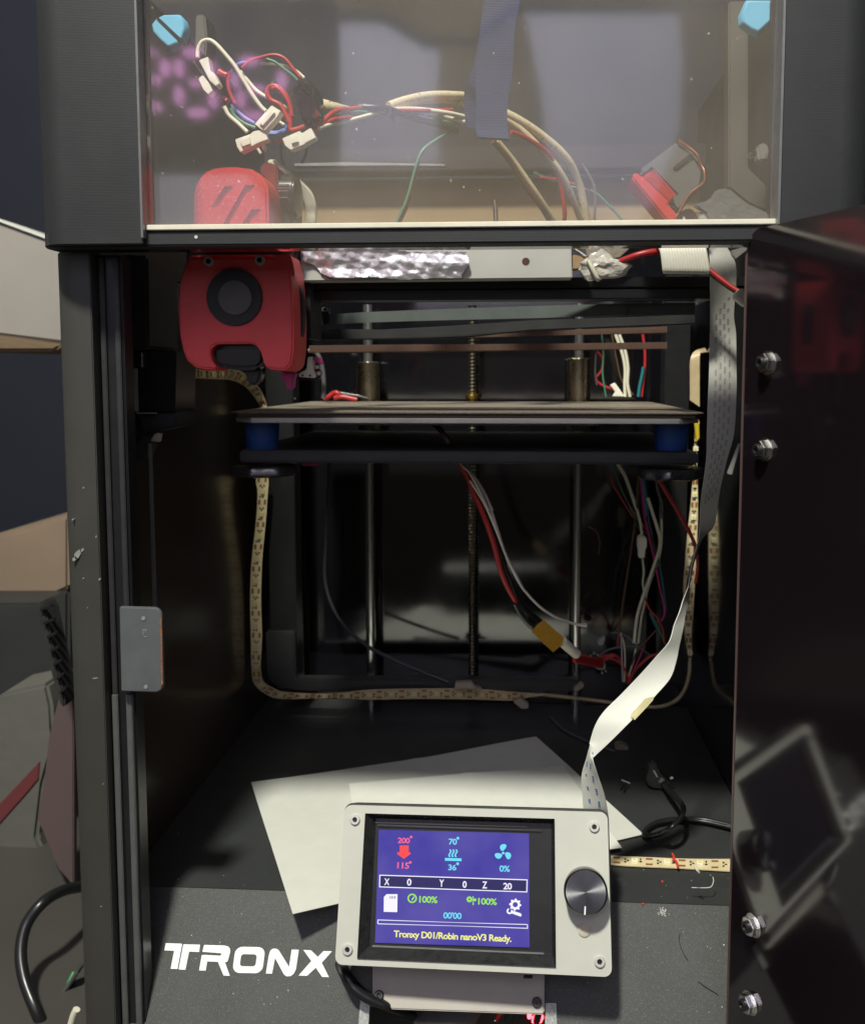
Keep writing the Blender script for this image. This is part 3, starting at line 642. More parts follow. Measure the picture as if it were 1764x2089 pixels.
def ring(outer, inner_quad, w_, th, m, name, parent):
    """plate with a four-cornered opening"""
    n = len(outer); k = n//4
    F = [D(u, v, w_) for u, v in outer]; I = [D(u, v, w_) for u, v in inner_quad]
    V = F+I+[p-dN*th for p in F]+[p-dN*th for p in I]; m_ = n+4; f = []
    for q in range(4):
        idx = [(q*k+j)%n for j in range(k)]
        f.append(tuple(idx)+(n+q,)); f.append(tuple(m_+i for i in reversed(idx+[n+q])))
        a = (q*k+k-1)%n; b = ((q+1)*k)%n
        f.append((a, b, n+(q+1)%4, n+q)); f.append((m_+a, m_+n+q, m_+n+(q+1)%4, m_+b))
        f.append((n+q, n+(q+1)%4, m_+n+(q+1)%4, m_+n+q))
    for i in range(n): f.append((i, (i+1)%n, m_+(i+1)%n, m_+i))
    return mk(name, V, f, m, parent, smooth=True, sharp=30)
oq = [duv(dp(*cJ(x, y))) for x, y in ((1342,1030),(1328,207),(275,172),(232,988))]   # BR TR TL BL
ou0 = (oq[2][0]+oq[3][0])/2; ou1 = (oq[0][0]+oq[1][0])/2; ov0 = (oq[0][1]+oq[3][1])/2; ov1 = (oq[1][1]+oq[2][1])/2
opening = [(ou1,ov0),(ou1,ov1),(ou0,ov1),(ou0,ov0)]
ring(rrect(0,0,DW,DH,.0035), opening, 0, .003, M['face_white'], 'faceplate', du)
ring(rrect(-.0006,-.0004,DW+.0007,DH+.0009,.004), opening, -.0031, .011, M['matte_black'], 'case_shell', du)
back = [D(u, v, -.0142) for u, v in rrect(0,0,DW,DH,.0035)]
v_, f_ = prism_vf(back, [p-dN*.0012 for p in back]); mk('case_back', v_, f_, M['matte_black'], du)
# sloping black bezel from the opening inwards
bi = .0042
inner = [(ou1-.0016,ov0+bi),(ou1-.0016,ov1-bi*.55),(ou0+bi,ov1-bi*.55),(ou0+bi,ov0+bi)]
V = [D(u,v,.0008) for u, v in opening]+[D(u,v,-.0042) for u, v in inner]+[D(u,v,-.0060) for u, v in opening]+[D(u,v,-.0060) for u, v in inner]
f_ = []
for q in range(4):
    r_ = (q+1)%4; f_ += [(q, r_, 4+r_, 4+q), (8+q, 12+q, 12+r_, 8+r_), (q, 8+q, 8+r_, r_), (4+q, 4+r_, 12+r_, 12+q)]
mk('bezel', V, f_, mat('scuffed_gloss_black_bezel', (.022,.022,.023), .24, var=.3, vs=300, bump=.3, bs=700, bd=.0003, dirt=(300,.62,(.16,.16,.15),.3)), du, smooth=False)
sb = [D(u,v,-.0050) for u, v in inner]; v_, f_ = prism_vf(sb, [p-dN*.003 for p in sb]); mk('screen_frame', v_, f_, M['frame_black'], du)
dpoly('frame_ridge', [(325,222),(1180,248),(1180,254),(325,230)], -.0040, .0012, M['knob_black'], du, .0003, cJ)
for a in ([(340,236),(1262,268),(1262,277),(340,246)], [(310,912),(1275,955),(1275,968),(310,926)]):
    dpoly('frame_ridge', a, -.0036, .0014, M['alu'] if a[0][1] > 900 else M['knob_black'], du, .0004, cJ)
SW = -.0044
scr = dpoly('screen', [(172,172),(1640,208),(1645,1325),(135,1278)], SW, .0008, M['e_blue'], du, 0, cS)
def sp(pts, m, name='screen_mark', lift=.00012): 
    P = [dp(*cS(x, y), SW+lift) for x, y in pts]; return P, m, name
groups = {}
def addp(key, P, f=None):
    groups.setdefault(key, G()).add(P, f or [tuple(range(len(P)))])
def spoly(key, pts, lift=.00012): addp(key, [dp(*cS(x, y), SW+lift) for x, y in pts])
def circ(key, x, y, r, n=18, lift=.00012): spoly(key, [(x+r*math.cos(2*PI*i/n), y+r*math.sin(2*PI*i/n)) for i in range(n)], lift)
def annul(key, x, y, r0, r1, n=24, a0=0, a1=2*PI, lift=.00012):
    P = []
    for i in range(n+1):
        t = a0+(a1-a0)*i/n
        for r in (r0, r1): P.append(dp(*cS(x+r*math.cos(t), y+r*math.sin(t)), SW+lift))
    addp(key, P, [(2*i,2*i+1,2*i+3,2*i+2) for i in range(n)])
def outline(key, q, wd):
    ctr = (sum(p[0] for p in q)/4, sum(p[1] for p in q)/4)
    def inn(p): return (p[0]+math.copysign(wd, ctr[0]-p[0]), p[1]+math.copysign(wd, ctr[1]-p[1]))
    P = [dp(*cS(*p), SW+.00012) for p in q]+[dp(*cS(*inn(p)), SW+.00012) for p in q]
    addp(key, P, [(i,(i+1)%4,4+(i+1)%4,4+i) for i in range(4)])
def text_mesh(s):
    cu = bpy.data.curves.new('t', 'FONT'); cu.body = s; cu.resolution_u = 3; cu.space_character = .92; cu.offset = .022
    ob = bpy.data.objects.new('t', cu); C.objects.link(ob); bpy.context.view_layer.update()
    dg = bpy.context.evaluated_depsgraph_get(); me = bpy.data.meshes.new_from_object(ob.evaluated_get(dg))
    v = [x.co.copy() for x in me.vertices]; f = [tuple(p.vertices) for p in me.polygons]
    bpy.data.objects.remove(ob); bpy.data.curves.remove(cu); bpy.data.meshes.remove(me)
    return v, f
def stext(key, s, x0, x1, yt, yb, ybr=None, desc=False):
    v, f = text_mesh(s)
    xa, xb = min(p.x for p in v), max(p.x for p in v); ya = 0 if desc else min(p.y for p in v); yb_ = max(p.y for p in v)
    u0, v0 = duv(dp(*cS(x0, yb), SW)); u1, _ = duv(dp(*cS(x1, ybr or yb), SW)); _, v1 = duv(dp(*cS(x0, yt), SW))
    groups.setdefault(key, G()).add([D(u0+(p.x-xa)/(xb-xa)*(u1-u0), v0+(p.y-ya)/(yb_-ya)*(v1-v0), SW+.00014) for p in v], f)
def flush(name, key, m):
    g = groups.pop(key); return mk(name, g.v, g.f, m, du)
stext('nt','200',357,475,248,303); circ('nt',488,243,13); flush('screen_text','nt',M['e_pink'])
stext('nt','115',352,468,490,550); circ('nt',480,492,13); flush('screen_text','nt',M['e_pink'])
spoly('ic',[(377,325),(465,325),(465,393),(483,393),(483,408),(418,458),(352,410),(352,393),(375,393)]); flush('nozzle_icon','ic',M['e_red'])
stext('bt','70',855,935,258,318); circ('bt',945,255,14); flush('screen_text','bt',M['e_cyan'])
stext('bt','36',850,930,510,568); circ('bt',942,505,14); flush('screen_text','bt',M['e_cyan'])
for k in range(3):
    x0 = 862+30*k; P = []
    for i in range(9):
        t = i/8; cx = x0+9*math.sin(t*2*PI)+4; P += [dp(*cS(cx-7, 365+75*t), SW+.00012), dp(*cS(cx+9, 365+75*t), SW+.00012)]
    addp('bd', P, [(2*i,2*i+1,2*i+3,2*i+2) for i in range(8)])
spoly('bd',[(818,448),(980,452),(980,480),(818,475)]); flush('bed_icon','bd',M['e_cyan'])
for k, a in enumerate((-92, 28, 148)):
    P = []
    for i in range(14):
        t = 2*PI*i/14; rx, ry = 34, 30; r0 = 52
        x = r0+rx*math.cos(t); y = ry*math.sin(t)*(1-.35*math.cos(t)*-1); y += 8*math.cos(t)
        A_ = math.radians(a); P.append((1387+x*math.cos(A_)-y*math.sin(A_), 398+x*math.sin(A_)+y*math.cos(A_)))
    spoly('fn', P)
circ('fn',1387,400,13); flush('fan_icon','fn',M['e_cyan'])
annul('fd',1387,400,13,18); flush('fan_icon_gap','fd',M['e_blue'])
stext('f0','0%',1350,1452,520,582); flush('screen_text','f0',M['e_cyan'])
outline('o1',[(178,612),(1625,658),(1622,785),(175,735)],9); flush('screen_box','o1',M['e_white'])
addp('bk',[dp(*cS(x,y),SW+.00006) for x,y in ((190,622),(1612,668),(1612,775),(190,728))]); flush('screen_bar','bk',M['e_dark'])
for s_,x0,x1_,yt,yb in (('X',225,275,647,712),('0',447,490,650,718),('Y',762,808,658,728),('0',990,1030,672,740),('Z',1183,1230,677,745),('20',1388,1472,690,755)):
    stext('ax', s_, x0, x1_, yt, yb)
flush('screen_text','ax',M['e_white'])
spoly('sd',[(248,802),(355,802),(352,978),(220,975),(222,830)]); flush('card_icon','sd',M['e_white'])
for x in (280,296,312,328): spoly('sl',[(x,822),(x+7,822),(x+7,846),(x,846)],.00022)
flush('card_icon_contacts','sl',M['e_dark'])
annul('sg',498,843,32,46,28); spoly('sg',[(490,852),(515,822),(522,828),(505,860),(494,862)]); flush('speed_icon','sg',M['e_green'])
stext('g1','100%',567,745,818,885,890); flush('screen_text','g1',M['e_green'])
def gear(key, x, y, r, ri, nt=8):
    P = []; n = nt*4
    for i in range(n+1):
        t = 2*PI*i/n; rr_ = r if (i%4) in (0, 1) else r*.78
        for q in (ri, rr_): P.append(dp(*cS(x+q*math.cos(t), y+q*math.sin(t)), SW+.00012))
    addp(key, P, [(2*i,2*i+1,2*i+3,2*i+2) for i in range(n)])
gear('gg',1058,853,32,9); spoly('gg',[(1090,822),(1098,822),(1098,905),(1090,905)]); circ('gg',1112,858,14); spoly('gg',[(1084,895),(1104,895),(1094,912)]); flush('flow_icon','gg',M['e_green'])
stext('g2','100%',1143,1325,838,903,907); flush('screen_text','g2',M['e_green'])
gear('wr',1505,905,60,25); flush('gear_icon','wr',M['e_white'])
annul('wk',1450,968,14,30,16,math.radians(-30),math.radians(250)); spoly('wk',[(1468,960),(1560,990),(1568,1008),(1558,1022),(1455,985)]); flush('wrench_icon','wk',M['e_white'])
stext('tm',"00'00",802,980,975,1040,1045); flush('screen_text','tm',M['e_cyan'])
outline('o2',[(160,1050),(1628,1103),(1628,1140),(158,1088)],8); flush('screen_box','o2',M['e_white'])
stext('ms','Tronxy D01/Robin nanoV3 Ready.',317,1468,1155,1219,1262,desc=True); flush('screen_text','ms',M['e_yellow'])
# corner screws
for (x, y) in ((219,210),(1553,250),(177,935),(1583,1003)):
    c = dp(*cJ(x, y)); s_ = lathe('corner_screw', c, dN, [(.0024,0),(.0024,.0008),(.0021,.0012),(.0012,.0012),(.0012,.0003)], M['screw'], du, n=24)
    v_, f_ = cyl_vf(c+dN*.0004, dN, .0012, .00005, 6); mk('socket', v_, f_, M['w_black'], s_)
# knob
kc = dp(*cJ(1506,617), .011); ku, kv = duv(kc); kb = D(ku, kv, 0)
kn = lathe('knob', kb, dN, [(.0098,.0002),(.0098,.0092),(.0095,.0098),(.0090,.0104)], mat('dark_anodised_knob', (.16,.16,.155), .30, metal=1, bump=.0), du, n=64)
km = bpy.data.materials.new('spun_metal_knob_face'); km.use_nodes = True
T = km.node_tree; b = T.nodes['Principled BSDF']; b.inputs['Base Color'].default_value = (.17,.175,.18,1); b.inputs['Metallic'].default_value = 1; b.inputs['Roughness'].default_value = .34; b.inputs['Anisotropic'].default_value = .92
tg = T.nodes.new('ShaderNodeTangent'); tg.direction_type = 'RADIAL'; tg.axis = 'Z'; T.links.new(tg.outputs[0], b.inputs['Tangent'])
tcn = T.nodes.new('ShaderNodeTexCoord'); nzn = T.nodes.new('ShaderNodeTexNoise'); gr = T.nodes.new('ShaderNodeVectorMath'); gr.operation = 'LENGTH'
T.links.new(tcn.outputs['Object'], gr.inputs[0]); nzn.noise_dimensions = '1D'; nzn.inputs['Scale'].default_value = 4000; T.links.new(gr.outputs['Value'], nzn.inputs['W'])
bpn = T.nodes.new('ShaderNodeBump'); bpn.inputs['Strength'].default_value = .15; bpn.inputs['Distance'].default_value = .0001; T.links.new(nzn.outputs['Fac'], bpn.inputs['Height']); T.links.new(bpn.outputs[0], b.inputs['Normal'])
n = 64; R_ = .0089   # face built flat in its own frame so the radial brushing works
vv = [Vector((0,0,.0001))]+[Vector((R_*math.cos(2*PI*i/n), R_*math.sin(2*PI*i/n), 0)) for i in range(n)]+[Vector((R_*math.cos(2*PI*i/n), R_*math.sin(2*PI*i/n), -.0008)) for i in range(n)]
me = bpy.data.meshes.new('knob_face'); me.from_pydata(vv, [], [(0,1+i,1+(i+1)%n) for i in range(n)]+[(1+i,1+n+i,1+n+(i+1)%n,1+(i+1)%n) for i in range(n)]); me.materials.append(km)
kf = bpy.data.objects.new('knob_face', me); C.objects.link(kf); kf.parent = kn
Mk = Matrix((dU, dV, dN)).transposed().to_4x4(); Mk.translation = kb+dN*.0109-world_loc[kn.name]; kf.matrix_local = Mk
pm = [dp(*cJ(x, y), .01115) for x, y in ((1499,695),(1506,695),(1504,742),(1497,742))]; v_, f_ = prism_vf(pm, [p-dN*.0003 for p in pm]); mk('pointer_mark', v_, f_, M['white_print'], kn)
bc = dp(*cJ(1497,827)); lathe('reset_button', bc, dN, [(.0029,0),(.0029,.0004),(.0025,.0007),(.0001,.0007)], mat('ivory_button', (.55,.50,.38), .5), du, n=28)
# dark mount behind the display and its grey cover plate on the printer
pcv = pan('cover_plate', [(303,120),(1565,170),(1562,480),(1550,493),(470,455),(303,440)], .0050, .0042, M['grey_cover'], None, cT, bev=.0006)
tag(pcv, 'warm grey printed cover plate with two screws under the white-faced screen', 'cover')
for (x, y) in ((352,352),(1507,402)):
    c = onp(*cT(x, y), .0050); s_ = lathe('cover_screw', c, PNn, [(.0022,0),(.0022,.0012),(.0018,.0017),(.0010,.0017),(.0010,.0006)], M['matte_black'], pcv, n=20)
ext('slot_cut', [(1410,213),(1475,213),(1475,228),(1410,228)], .3935, .001, M['w_black'], pcv, cT, bev=0)
# black cable going from the display to the opening
hc = empty('screen_cable', at(705,2000,.395), 'black cable bending from behind the white-faced screen down into the front opening', 'cable')
wire('cable_jacket', cT, [(60,120,.412),(110,200,.402),(160,290,.399),(230,350,.398),(320,400,.398),(420,440,.40),(520,475,.41),(600,500,.425)], .0022, M['w_black'], hc, n=12)
wire('cable_jacket', cT, [(80,110,.414),(150,230,.404),(240,330,.401),(330,385,.400),(440,430,.402),(560,470,.42)], .0016, M['w_black'], hc, n=12)

# ================================================================== DOOR
hp = at(1525,480,.380); bt = math.radians(25)
dd = Vector((math.sin(bt), -math.cos(bt), 0)); dn = Vector((-math.cos(bt), -math.sin(bt), 0))
def ond(x, y, off=0): return atp(x, y, hp+dn*off, dn)
dr = empty('printer_door', (hp.x, hp.y, 0), 'glossy black tinted door swung open at right, mirroring the screen', 'door')
dz0, dz1, dw = .03, hp.z+.002, .285
pf = [(0,dz0),(dw,dz0),(dw,dz1)]
r0 = .007
for i in range(7): a = math.radians(90+90*i/6); pf.append((r0+r0*math.cos(a), dz1-r0+r0*math.sin(a)))
def dpt(s, z, off): return Vector((hp.x, hp.y, 0))+dd*s+dn*off+Vector((0,0,z))
v_, f_ = prism_vf([dpt(s,z,0) for s,z in pf], [dpt(s,z,-.003) for s,z in pf]); v_, f_ = bevelled(v_, f_, .0004)
mk('door_sheet', v_, f_, M['door'], dr, smooth=True, sharp=30)
v_, f_ = prism_vf([dpt(s,z,0) for s,z in ((-.0012,dz0),(-.0002,dz0),(-.0002,dz1-.008),(-.0012,dz1-.008))], [dpt(s,z,-.003) for s,z in ((-.0012,dz0),(-.0002,dz0),(-.0002,dz1-.008),(-.0012,dz1-.008))])
mk('cut_edge', v_, f_, mat('brown_polished_cut_edge', (.10,.065,.06), .25), dr)
for (x, y) in ((1548,740),(1541,918),(1519,1893),(1512,2052)):
    c = ond(x, y, .0045)-dn*.0045; h = G()
    h.add(*cyl_vf(c+dn*.0004, dn, .0040, .0030, 6)); nut = mk('hinge_nut', *bevelled(h.v, h.f, .0003), M['steel'], dr, smooth=True, sharp=25)
    c2 = c+dn*.0034
    bolt = lathe('bolt_end', c2, dn, [(.0024,0),(.0024,.0010),(.0020,.0014),(.0013,.0014),(.0009,.0002)], M['w_black'], nut, n=20)
    mk('washer', *bevelled(*cyl_vf(c, dn, .0048, .0005, 24), .0001), M['steel'], dr, smooth=True)
# hinge leaves linking door and pillar
for (y0, y1) in ((700,950),(1850,2089)):
    z0, z1 = ond(1530,y1).z, ond(1530,y0).z
    v_, f_ = prism_vf([dpt(s,z,-.0032) for s,z in ((.0,z0),(.022,z0),(.022,z1),(.0,z1))], [dpt(s,z,-.005) for s,z in ((.0,z0),(.022,z0),(.022,z1),(.0,z1))])
    mk('hinge_leaf', v_, f_, M['frame_black'], dr)

# ================================================================== PAPER SHEETS
def sheet(name, q, z0, label, nx=40, ny=30, amp=.0006, curl=None, sd=0):
    """q: 4 pixel corners TL TR BR BL laid on the level z0"""
    P = [atz(x, y, z0) for x, y in q]; v = []; f = []
    for s in (0, 1):
        for j in range(ny+1):
            for i in range(nx+1):
                a = P[0].lerp(P[1], i/nx); b = P[3].lerp(P[2], i/nx); p = a.lerp(b, j/ny)
                p = p+Vector((0, 0, amp*(noise.noise(Vector((p.x*14+sd, p.y*14, sd)))+.5)+.0007*math.exp(-abs((i/nx-.42)+.25*(j/ny-.5))*60)+.0005*math.exp(-abs(j/ny-.55)*70)))
                if curl: p.z += curl(i/nx, j/ny)
                v.append(p-Vector((0,0,.00025*s)))
    N = (nx+1)*(ny+1); w1 = nx+1
    for j in range(ny):
        for i in range(nx): a = j*w1+i; f.append((a,a+1,a+w1+1,a+w1)); f.append((N+a,N+a+w1,N+a+w1+1,N+a+1))
    for i in range(nx): f.append((i,N+i,N+i+1,i+1)); a = ny*w1+i; f.append((a,a+1,N+a+1,N+a))
    for j in range(ny): a = j*w1; f.append((a,a+w1,N+a+w1,N+a)); a = j*w1+nx; f.append((a,N+a,N+a+w1,a+w1))
    o = mk(name, v, f, M[name if name in M else 'paper'], None, smooth=True, sharp=60); return tag(o, label, 'paper')
sheet('paper_sheet', [(512,1598),(1093,1514),(1312,1703),(597,1866)], FZ+.0012, 'large white paper sheet lying lowest on the printer floor behind the screen', curl=lambda a, b: .004*max(0, a-.55)*(1-b)*2, sd=3)
sheet('paper_slip', [cG(282,1786),cG(1535,1682),(1268,1730),(740,1800)], FZ+.0034, 'smaller white paper slip on top of the large sheet', nx=24, ny=14, amp=.0008, curl=lambda a, b: .0012*(1-b), sd=9)

# ================================================================== RIBBON CABLES
rc = empty('ribbon_cable', at(1440,900,.46), 'long flat white ribbon cable twisting down the right side to the screen', 'cable')
LR = [  # crop, left x,y, right x,y, depth left, depth right
 (cE,825,215,930,215,.452,.452),(cE,830,330,982,310,.450,.452),(cE,832,470,988,430,.455,.456),(cE,832,640,975,620,.462,.460),
 (cE,828,840,988,740,.466,.462),(cE,825,980,990,900,.463,.462),(cE,818,1150,990,1100,.462,.462),(cE,812,1350,975,1340,.462,.464),
 (cE,808,1500,935,1490,.466,.468),(cE,782,1700,895,1660,.472,.474),(cH,865,300,958,300,.478,.482),(cH,862,400,938,410,.484,.490),
 (cH,855,480,880,470,.490,.500),(cH,838,545,848,548,.486,.500),(cH,812,650,818,650,.480,.496),(cH,800,735,804,738,.474,.490),
 (cH,775,800,806,790,.468,.480),(cH,750,880,785,880,.462,.470),(cH,722,950,772,960,.458,.464),(cH,695,1040,748,1070,.452,.458),(cH,630,1115,732,1150,.448,.452),
 (cH,540,1215,700,1240,.444,.446),(cH,430,1330,620,1335,.440,.440),(cH,340,1420,550,1410,.437,.436),(cH,290,1500,460,1500,.434,.432),
 (cH,262,1590,370,1590,.432,.430)]
Lp = [at(*c_(a,b), yl) for c_,a,b,c,d,yl,yr in LR]; Rp = [at(*c_(c,d), yr) for c_,a,b,c,d,yl,yr in LR]
for a,b,c,d,yl,yr in ((108,230,135,300,.431,.428),(88,310,126,318,.432,.425),(66,380,142,372,.434,.425),(58,440,165,440,.434,.4265),(64,530,196,530,.434,.428),(70,620,214,618,.434,.430),(76,700,224,690,.434,.433)):
    Lp.append(at(*cK(a,b), yl)); Rp.append(at(*cK(c,d), yr))
v_, f_, uv_, info = strip_vf(Lp, Rp, .0004, 5, 8)
mk('ribbon', v_, f_, M['ribbon'], rc, smooth=True, uv=uv_, sharp=70)
TL = info[3][-1]
def prints(s0, s1, us, col, ln=.0028, gap=.0062):
    g = G(); s = s0; k = 0
    while s < s1:
        for u in us:
            c, x, d, n = strip_at(info, u, s+(u-.5)*-.014)
            W_ = (info[1][0]-info[0][0]).length
            for q in range(3):
                blob_box(g, c+d*(q*.0011)+n*.00022, x, d, n, .0010, .0008, .00008)
        s += gap; k += 1
    tag(g.out('cable_print', col, rc), kind='stuff')
prints(.03, .13, (.25,.42,.58,.75), M['print_dark'], gap=.0055)
prints(TL-.036, TL-.002, (.3,.7), M['print_blue'], gap=.0068)
# tape patch on the ribbon
pt = [at(*cH(x,y), Yp) for x,y,Yp in ((482,1440,.4340),(520,1400,.4350),(560,1352,.4365),(605,1342,.4370),(608,1358,.4366),(572,1398,.4350),(505,1470,.4325))]
pt = [p-Vector((0,.0012,-.0006)) for p in pt]
v_, f_ = prism_vf(pt, [p+Vector((0,.0002,0)) for p in pt]); mk('tape_patch', v_, f_, M['kapton'], rc)
r2 = empty('ribbed_cable', at(1400,500,.44), 'short ribbed cream ribbon cable folded over under the front lip', 'cable')
Lq = [(498,150,.47),(505,190,.446),(518,215,.442),(536,255,.440),(548,356,.440),(552,366,.442)]; Rq = [(770,150,.47),(785,190,.446),(795,215,.442),(806,245,.440),(826,358,.440),(828,368,.442)]
v_, f_, uv_, _i = strip_vf([at(*cE(x,y),Y) for x,y,Y in Lq], [at(*cE(x,y),Y) for x,y,Y in Rq], .0008, 5, 4)
mk('ribbon', v_, f_, M['ribbon_bold'], r2, smooth=True, uv=uv_, sharp=70)
A_, B_, nn_, Ls_ = _i
for i in range(16):             # individual conductors
    u = (i+.5)/16; pts = [a.lerp(b, u)-Vector((0,.0006,0)) for a, b in zip(A_, B_)]
    v_, f_ = tube_vf(pts[::2], .00115, 8, 2); mk('conductor', v_, f_, M['cream'], r2, smooth=True, sharp=80)

# ================================================================== LED TAPES
def led_tape(name, cr, Lpts, Rpts, label, m, pad=.0165, ph=0, parts=True, th=.0005, bright=True):
    Lw = [at(*(q[3] if len(q) > 3 else cr)(q[0], q[1]), q[2]) for q in Lpts]; Rw = [at(*(q[3] if len(q) > 3 else cr)(q[0], q[1]), q[2]) for q in Rpts]
    v, f, uv, info = strip_vf(Lw, Rw, th, 6, 4)
    mid = (Lw[0]+Rw[0])/2
    e = empty(name, mid, label, 'light strip')
    mk('tape', v, f, m, e, smooth=True, uv=uv, sharp=70)
    tot = info[3][-1]; s = ph; gp = G(); gr_ = G(); gl_ = G(); k = 0
    while s < tot-.002:
        A, B, _, _ = info
        for u in (.22, .78):
            c, x, d, n = strip_at(info, u, s); wd = max(.0008, (B[0]-A[0]).length)
            blob_box(gp, c+n*th*.6, x, d, n, .0016, .0036, .00015)
        for ds, u, a, b in ((.0045,.35,.0012,.0010),(.0045,.65,.0012,.0010),(.0058,.5,.0008,.0012),(.0125,.3,.0014,.0008),(.0125,.55,.0010,.0014)):
            c, x, d, n = strip_at(info, u, min(tot, s+ds)); blob_box(gr_, c+n*th*.6, x, d, n, a, b, .0003)
        c, x, d, n = strip_at(info, .5, min(tot, s+pad*.55))
        if parts: 
            g = G(); blob_box(g, c+n*th*.6, x, d, n, .0034, .0032, .0009); lc = g.out('led_chip', M['cream'], e)
            v2, f2 = cyl_vf(c+n*(th*.6+.00091), n, .0011, .00012, 14); mk('phosphor', v2, f2, M['phosphor'], lc)
        else: blob_box(gl_, c+n*th*.6, x, d, n, .003, .003, .0008)
        s += pad; k += 1
    tag(gp.out('solder_pads', M['pad'], e), kind='stuff'); tag(gr_.out('resistors', M['resistor'], e), kind='stuff')
    if gl_.v: tag(gl_.out('led_chips', mat('aged_led_phosphor', (.60,.54,.24), .35), e), kind='stuff')
    return e
fz_y = lambda x, y: atz(x, y, FZ+.001).y
def onfloor(cr, pts, up_=.0010): return [(x, y, atz(*cr(x, y), FZ+up_).y) for x, y in pts]
led_tape('led_tape', cK, onfloor(cK, [(235,898),(330,902),(470,908),(640,915),(800,918),(968,918)]), onfloor(cK, [(235,950),(330,958),(470,965),(640,972),(800,982),(968,992)]), 'bright cream LED tape lying flat on the printer floor right of the screen knob', M['led_tape'], ph=.003, pad=.0170)
a = [(850,765),(900,762),(1000,778),(1080,772),(1130,770),(1190,792),(1240,840),(1275,880),(1300,940),(1305,985)]
b = [(850,812),(900,815),(1000,820),(1080,824),(1110,824),(1155,835),(1200,860),(1235,900),(1268,950),(1272,985)]
Ys = [.52,.53,.56,.58,.60,.62,.63,.64,.645,.645]
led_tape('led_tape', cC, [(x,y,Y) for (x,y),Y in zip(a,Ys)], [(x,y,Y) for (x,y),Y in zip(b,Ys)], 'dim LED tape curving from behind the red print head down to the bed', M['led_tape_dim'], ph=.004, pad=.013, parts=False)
a = [(1250,0,.645,cF),(1258,60,.645,cF),(1250,200,.645,cF),(1235,330,.645,cF),(1225,450,.645,cF),(1222,600,.645,cF),(1225,750,.645,cF),(1228,900,.645,cF)]
b = [(1312,0,.645,cF),(1308,60,.645,cF),(1298,200,.645,cF),(1285,330,.645,cF),(1278,450,.645,cF),(1275,600,.645,cF),(1280,750,.645,cF),(1272,905,.645,cF)]
a = [(1258,1300-1323,.645,cF)]+a; b = [(1308,1300-1323,.645,cF)]+b
led_tape('led_tape', cF, a, b, 'LED tape hanging down the left rear upright below the bed', M['led_tape'], ph=.002, pad=.0165, parts=False)
a = [(1228,900,.645,cF),(1240,985,.645,cF),(1300,1040,.645,cF),(1380,1063,.645,cF),(165,1272,.645,cG),(400,1280,.645,cG),(700,1275,.645,cG),(1000,1278,.648,cG),(1250,1285,.65,cG),(1320,1270,.65,cG)]
b = [(1272,905,.645,cF),(1285,975,.645,cF),(1335,1010,.645,cF),(1400,1030,.645,cF),(170,1245,.645,cG),(400,1222,.645,cG),(700,1215,.645,cG),(1000,1215,.648,cG),(1250,1235,.65,cG),(1480,1248,.652,cG)]
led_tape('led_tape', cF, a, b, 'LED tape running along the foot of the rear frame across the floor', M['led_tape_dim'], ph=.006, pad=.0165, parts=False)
wire('x', cH, [(0,1328,.655),(200,1350,.655),(400,1375,.655),(560,1395,.655),(660,1392,.65),(740,1355,.64),(785,1290,.65),(805,1210,.652),(808,1150,.654)], .0013, M['led_tape_dim'], None).name = 'led_lead'
tag(bpy.data.objects['led_lead'], 'edge-on end of the LED tape looping over the floor at the right rear corner', 'light strip')
a = [(835,0,.655,cH),(822,160,.655,cH),(812,290,.655,cH),(800,400,.655,cH),(790,500,.655,cH),(782,600,.655,cH),(772,730,.655,cH),(775,850,.655,cH),(778,960,.655,cH),(785,1040,.655,cH),(800,1110,.655,cH),(804,1160,.655,cH)]
b = [(850,0,.655,cH),(850,160,.655,cH),(852,290,.655,cH),(850,400,.655,cH),(846,500,.655,cH),(842,600,.655,cH),(835,730,.655,cH),(828,850,.655,cH),(820,960,.655,cH),(818,1040,.655,cH),(818,1110,.655,cH),(812,1160,.655,cH)]
a = [(740,1270,.655,cE),(738,1400,.655,cE)]+a[1:]; b = [(768,1270,.655,cE),(752,1400,.655,cE)]+b[1:]
led_tape('led_tape', cH, a, b, 'brightest LED tape hanging at the right beside the ribbon cable', M['led_tape'], ph=.010, pad=.0165, parts=True)
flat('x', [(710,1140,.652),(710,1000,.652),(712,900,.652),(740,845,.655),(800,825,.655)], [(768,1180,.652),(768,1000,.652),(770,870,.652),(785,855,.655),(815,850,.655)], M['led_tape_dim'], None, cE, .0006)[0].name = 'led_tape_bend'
tag(bpy.data.objects['led_tape_bend'], 'plain back of LED tape bent over above the bed corner beside ribbon cable', 'light strip')
ext('x', [(735,1255),(765,1255),(768,1370),(750,1395),(745,1340)], .651, .003, mat('yellow_zip_clip', (.55,.42,.03), .4), None, cE).name = 'yellow_clip'
tag(bpy.data.objects['yellow_clip'], 'small yellow clip on the LED tape beside the right blue spacer', 'clip')

# ================================================================== WIRES
def bundle(name, loc, label, cat='cable'): return empty(name, loc, label, cat)
